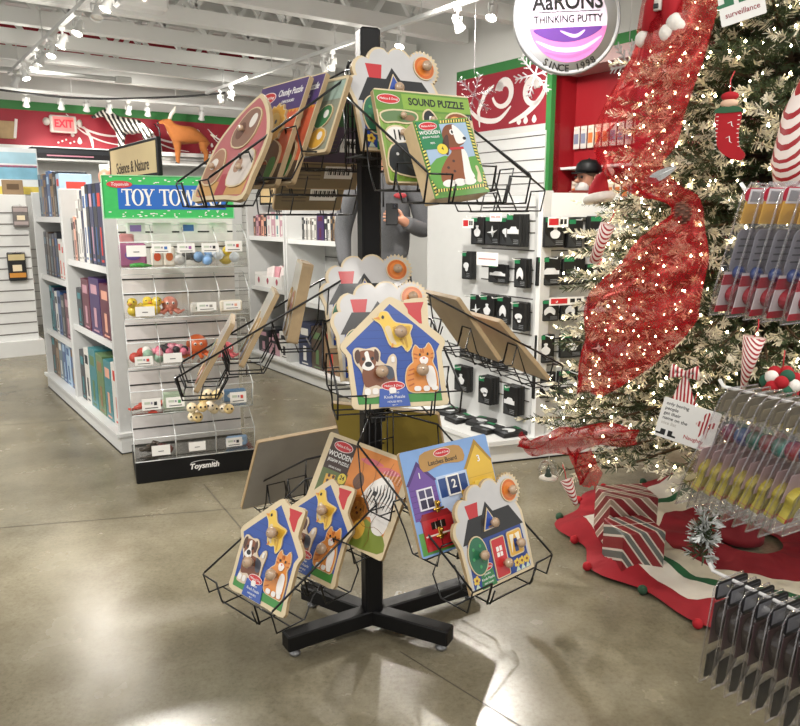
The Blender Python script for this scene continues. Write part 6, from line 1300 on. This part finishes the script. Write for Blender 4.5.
GTX = C('#1f6a44', .5)
signcard('white elf surveillance card hanging at the top of the tree', face((.985, 2.27, 1.865), .09, .22), .115, .12, lambda m: (boots(m, -.045, -.01, .03, GTX), m.text('surveillance', .021, C('#8a1a28', .5), tr(0, -.034, .0014), ext=.0002, bold=.01, sx=.9)))
def c2f(m):
    for i, t in enumerate(('only boring', 'people', 'get their', 'name on the', 'nice list')): m.text(t, .0155, BLK if i < 4 else C('#b9b4ac', .5), tr(-.078, .05 - i * .0165, .0014), 'LEFT', ext=.0002, bold=.012)
    boots(m, -.075, -.058, .02, BLK); m.text('Naughty', .018, C('#a8202c', .5), tr(.03, -.042, .0014), ext=.0002, bold=.01); m.text('list', .018, C('#a8202c', .5), tr(.06, -.058, .0014), ext=.0002)
    m.prism([(.025 + a * .055, -.03 + b * .09) for a, b in cr2([(.3, 0), (.25, .35), (0, .45), (.1, .6), (.35, .6), (.3, .85), (.5, 1), (.72, .85), (.65, .6), (.95, .7), (1, .5), (.75, .4), (.7, 0), (.5, .2)], 3)], .001, .0016, CAN3)
signcard('white naughty list card with striped figure hanging low on the tree', face((.862, 2.10, .70), .10, -.2) @ Matrix.Scale(.88, 4), .178, .135, c2f)
# tree skirt and gifts
def skirt():
    m = MB(); n = 120; rings = [.12, .24, .34, .40, .445, .49, .54, .62, .71]; cols = [C('#861420', .9, var=.12, scale=30), C('#861420', .9, var=.12, scale=30), C('#d3cbb6', .9, var=.08, scale=30), C('#d3cbb6', .9, var=.08, scale=30), C('#1f5a36', .9, var=.12, scale=30), C('#dcd6ca', .9, var=.06, scale=30), C('#dcd6ca', .9, var=.06, scale=30), C('#8f1520', .9, var=.12, scale=30)]
    vs = []
    for i, r in enumerate(rings):
        for k in range(n):
            a = 2 * pi * k / n; f = (r / .71) ** 2
            z = .012 + .038 * f * (1 + sin(a * 9 + 1.3 * sin(a * 2))) * (.5 if i == 8 else 1) * (.0 if i == 8 else 1) + .01 * f * sin(a * 23 + i) * (i < 8) + .004
            rr = r * (1 + .05 * f * sin(a * 9 + .7 + 1.3 * sin(a * 2)) + .02 * f * sin(a * 5))
            vs.append((rr * cos(a), rr * sin(a), max(.004, z)))
    for i in range(8): m.add(vs, [(i * n + k, i * n + (k + 1) % n, (i + 1) * n + (k + 1) % n, (i + 1) * n + k) for k in range(n)], cols[i], True)
    return m, vs[8 * n:]
sk_, edge = skirt(); ts = thing('tree_skirt', 'red, white and green banded felt tree skirt rumpled on the floor', 'tree skirt', tr(TX + .035, TY - .01, 0)); obj('cloth', sk_, ts)
for i in range(0, 120, 6):
    m = MB(); m.ball((edge[i][0] * 1.01, edge[i][1] * 1.01, .018), .017, FELT if i % 18 else C('#2a4a34', .9), 10, 8); obj('pompom', m, ts)
WRAP, ww, mpw = stripes('gift_wrap', '#7d1820', '#5a605c', 7, .5, 'DIAGONAL', .45, c3='#c9c0b4'); mpw.inputs['Rotation'].default_value = (0, 0, .5)
WRAP2, ww, mpw = stripes('gift_wrap_fine', '#7a1a22', '#9a8a7a', 9, .5, 'DIAGONAL', .45, c3='#d3c8ba')
def gift(label, M, w_, d_, h_, mt):
    g = thing('gift_box', label, 'gift', M); part('box', g, lambda m: m.rbox((w_ / 2, d_ / 2, h_ / 2), (w_, d_, h_), mt, .003))
    part('paper_fold', g, lambda m: (m.add([(.004, -.001, .004), (w_ * .0 + .004, -.001, h_ - .004), (w_ * .18, -.001, h_ * .5)], [(0, 2, 1)], mt), m.add([(w_ - .004, -.001, .004), (w_ - .004, -.001, h_ - .004), (w_ * .82, -.001, h_ * .5)], [(0, 1, 2)], mt), m.box((w_ * .5, d_ * .5, h_ + .0008), (w_ * .98, .002, .0012), C('#d9d2c6', .3))))
    return g
gift('red and grey diagonally striped gift box in front on the tree skirt', frame((.785, 2.43, .034), (.98, .2)), .165, .15, .145, WRAP)
gift('darker striped gift box standing behind the front gift under the tree', frame((.79, 2.62, .034), (.98, .12)), .19, .15, .2, WRAP2)
tb_ = thing('tinsel_branch', 'drooping silver tinsel branch in front of the tree skirt', 'tinsel branch')
P_ = [V(p) for p in ((.99, 2.14, .42), (.91, 2.03, .425), (.86, 1.97, .415), (.865, 1.96, .38), (.85, 1.95, .33))]
sp_ = []
for i in range(44):
    t = rnd.random() * 3.99; j = int(t); q = P_[j].lerp(P_[j + 1], t - j); d = V((rnd.uniform(-1, 1), rnd.uniform(-1, 1), rnd.uniform(-.6, .8))).normalized(); sp_.append((q, d, .035, True))
part('stem', tb_, lambda m: m.tube(P_, .004, NB, 5)); obj('needles', needles_mesh('needles', sp_, 16, rnd, [NG, C('#c3c6c4', .4, .3), NB], 1), tb_)
# ================================================================ clear packs on pegs at the right
PCL = clear('clamshell', '#fcfcfc', .22, .012, .06); RIM = C('#dddcdf', .12, coat=1., var=.02); PRM = clear('clamshell_rim', '#f4f2f4', .4, .10, .1)
def pack_parts(kind):
    w_, h_, bw = ((.12, .235, .06), (.115, .24, .085), (.10, .215, .055))[kind]
    out = rrect(-w_ / 2, -h_ * .45, w_ / 2, 0, .018, 4)
    o2 = [(-w_ / 2 + .004, -.02), (-w_ / 2 + .018, -.003), (w_ / 2 - .018, -.003), (w_ / 2 - .004, -.02), (w_ / 2 + (.02 if kind == 1 else .004), -h_ * .8), (w_ / 2 + (.015 if kind == 1 else 0), -h_), (-w_ / 2 - (.015 if kind == 1 else 0), -h_), (-w_ / 2 - (.02 if kind == 1 else .004), -h_ * .8)]
    sh = MB(); sh.prism(o2, -.001, .001, PCL); b2 = [(x * .86, y * .9 - h_ * .05) for x, y in o2]; n = len(b2)
    vs = [(x, y, .001) for x, y in b2] + [(x * .9, y * .96 - .004, .026) for x, y in b2]; sh.add(vs, [(i, (i + 1) % n, n + (i + 1) % n, n + i) for i in range(n)] + [tuple(range(n, 2 * n))], PCL)
    rm = MB(); rm.tube([(x, y, 0) for x, y in o2], .0016, PRM, 5, closed=True); rm.tube([(x * .9, y * .96 - .004, .026) for x, y in b2], .0013, PRM, 4, closed=True)
    cd = MB(); it = MB(); z = .003
    if kind == 0:
        cd.prism(rrect(-w_ * .44, -h_ * .14, w_ * .44, -.01, .01), z, z + .001, C('#b5203c', .4)); cd.prism(rect(-w_ * .4, -h_ * .3, w_ * .44, -h_ * .14), z, z + .001, C('#e0b04a', .4)); cd.prism([(.0, -h_ * .3), (.02, -h_ * .2), (w_ * .44, -h_ * .16), (w_ * .44, -h_ * .3)], z, z + .0014, C('#8a4a2c', .4)); cd.prism(rect(-w_ * .36, -h_ * .155, -w_ * .02, -h_ * .05), z - .0006, z + .0016, C('#dcdce0', .4)); cd.prism(rect(-w_ * .32, -h_ * .14, -w_ * .06, -h_ * .065), z - .0009, z + .0018, C('#8f9096', .5))
        cd.prism(rrect(-w_ * .38, -h_ * .66, w_ * .42, -h_ * .34, .012), z, z + .001, C('#8d8c96', .45, var=.2, scale=80)); 
        for i in range(4): cd.prism(rect(-w_ * .3, -h_ * (.42 + .05 * i), w_ * .2, -h_ * (.415 + .05 * i) + .0016), z - .0006, z + .0014, C('#55545c', .5))
        cd.prism(rect(-w_ * .44, -h_ * .97, w_ * .44, -h_ * .66), z, z + .001, C('#d8cfd2', .4)); cd.prism(rect(-w_ * .44, -h_ * .76, w_ * .44, -h_ * .68), z - .0006, z + .0014, C('#a8182c', .4)); cd.prism(rect(-w_ * .44, -h_ * .97, w_ * .3, -h_ * .92), z - .0006, z + .0014, C('#b01c30', .4))
        it.prism(ell(-w_ * .05, -h_ * .83, w_ * .27, h_ * .085, 20), .0045, .02, C('#9a2230', .35, coat=.6)); it.ball((-w_ * .05, -h_ * .865, .012), .02, C('#6a3a30', .4), 12, 8, (1.1, .5, .6)); it.ball((-w_ * .2, -h_ * .66, .01), .012, C('#2a3f7a', .3, coat=.6), 12, 8)
    elif kind == 1:
        cd.prism(rrect(-w_ * .46, -h_ * .2, w_ * .46, -.008, .01), z, z + .001, C('#7d7668', .45, var=.25, scale=60)); cd.prism(rect(-w_ * .38, -h_ * .19, w_ * .1, -h_ * .1), z - .0006, z + .0016, C('#9a9078', .5)); cd.prism(rect(-w_ * .1, -h_ * .26, w_ * .44, -h_ * .1), z - .0004, z + .0012, C('#b5a45a', .4))
        cd.prism(rect(-w_ * .5, -h_ * .72, w_ * .5, -h_ * .5), z, z + .001, C('#b59a9c', .5, var=.12, scale=20))
        yy = cr2([(-.05, -.16), (-.035, -.148), (-.012, -.152), (.004, -.165), (-.004, -.176), (-.02, -.178), (-.028, -.19), (-.03, -.204), (-.05, -.206), (-.046, -.18)], 4); it.prism(yy, .004, .018, C('#b5a63c', .45, coat=.3, var=.45, scale=90)); it.prism(rect(-.05, -.205, -.03, -.198), .004, .019, C('#b5283a', .4))
    else:
        cd.prism(rrect(-w_ * .46, -h_ * .2, w_ * .46, -.006, .012), z, z + .001, C('#17171b', .4)); cd.prism(rect(-w_ * .4, -h_ * .17, -w_ * .05, -h_ * .05), z - .0006, z + .0016, C('#77777c', .5)); 
        for i in range(4): cd.prism(rect(0, -h_ * (.065 + .03 * i), w_ * .4, -h_ * (.065 + .03 * i) + .002), z - .0006, z + .0016, C('#55555a', .5))
        cd.prism(rect(-w_ * .44, -h_ * .62, w_ * .44, -h_ * .22), z, z + .001, C('#4a3638', .45, var=.5, scale=30)); cd.prism([(-w_ * .44, -h_ * .95), (-w_ * .44, -h_ * .72), (-w_ * .1, -h_ * .7), (w_ * .1, -h_ * .78), (.0, -h_ * .84), (-w_ * .25, -h_ * .97)], z, z + .001, C('#1b191a', .4, var=.4, scale=40))
        it.prism(cr2([(-.03, -.06), (.01, -.05), (.03, -.08), (.02, -.12), (-.02, -.125), (-.036, -.09)], 4), .005, .02, C('#2f2626', .3, coat=.7, var=.6, scale=40)); it.ball((.012, -.09, .016), .012, C('#5a1f24', .3, coat=.7), 10, 8)
    return sh.mesh('clear_shell'), rm.mesh('shell_rim'), cd.mesh('card'), it.mesh('toy')
E1 = V((-.5, .866, 0)); LAT = V((.866, .5, 0))
rk = thing('peg_rack', 'black rack with white pegs holding clear packs at the right edge', 'rack')
BEAD = ('#7a2030', '#3a3f7a', '#1f6a5a', '#8a1f2a', '#1f7a6a', '#9a2a30', '#2a3a6a', '#8a1f2a')
def hang_row(kind, corner, n, step, tilt, what, group, where):
    P4 = pack_parts(kind); w_ = (.12, .115, .10)[kind]
    top = V(corner) + LAT * (w_ / 2)
    m = MB(); a = top + E1 * .05 + V((0, 0, -.012)); b = top - E1 * (n * step + .3) + V((0, 0, -.014)); m.tube([a + V((0, 0, .012)), a - E1 * .01, b], .0034, C('#e3e2e0', .3, coat=.5), 8); obj('peg', m, rk)
    for i in range(n):
        o = top - E1 * (i * step); lat = LAT; nrm = -E1
        u = (V((0, 0, 1)) * cos(tilt) - nrm * sin(tilt)); nn = (nrm * cos(tilt) + V((0, 0, 1)) * sin(tilt))
        nn = (-E1 * cos(tilt) + V((0, 0, 1)) * -sin(tilt)); u = (V((0, 0, 1)) * cos(tilt) - E1 * sin(tilt))
        M = Matrix((lat, u, nn)).transposed().to_4x4(); M.translation = o
        r = thing('clear_pack', '%s, %s from the tree %s' % (what, ORD[i], where), 'toy pack', M @ rz(random.uniform(-.02, .02)), group)
        obj('clear_shell', P4[0], r); obj('shell_rim', P4[1], r); obj('card', P4[2], r); t_ = obj('toy', P4[3], r)
        if kind == 1: part('bead', r, lambda m: m.ball((-.012, -.088, .018), .018, C(BEAD[i % 8], .25, coat=.8), 14, 10))
hang_row(0, (.575, 1.27, 1.335), 5, .034, .2, 'clear pack with red and yellow card', 'clear packs with red cards on the upper peg', 'on upper peg')
hang_row(1, (.56, 1.25, .985), 8, .024, .27, 'clear pack with glossy bead and yellow toy', 'clear packs with beads on the middle peg', 'on middle peg')
hang_row(2, (.575, 1.25, .625), 8, .027, .06, 'clear pack with dark card', 'clear packs with dark cards on the lowest peg', 'on lowest peg')
m = MB(); q = V((.575, 1.25, 0)) + LAT * .05 - E1 * .56; m.T = frame((q.x, q.y, 0), LAT); m.box((.0, 0, .8), (.3, .03, 1.2), BLACK); obj('panel', m, rk)
m = MB(); m.T = frame((q.x, q.y, 0), LAT); m.rbox((0, 0, .1), (.34, .3, .2), BLACK, .01); obj('base', m, rk)
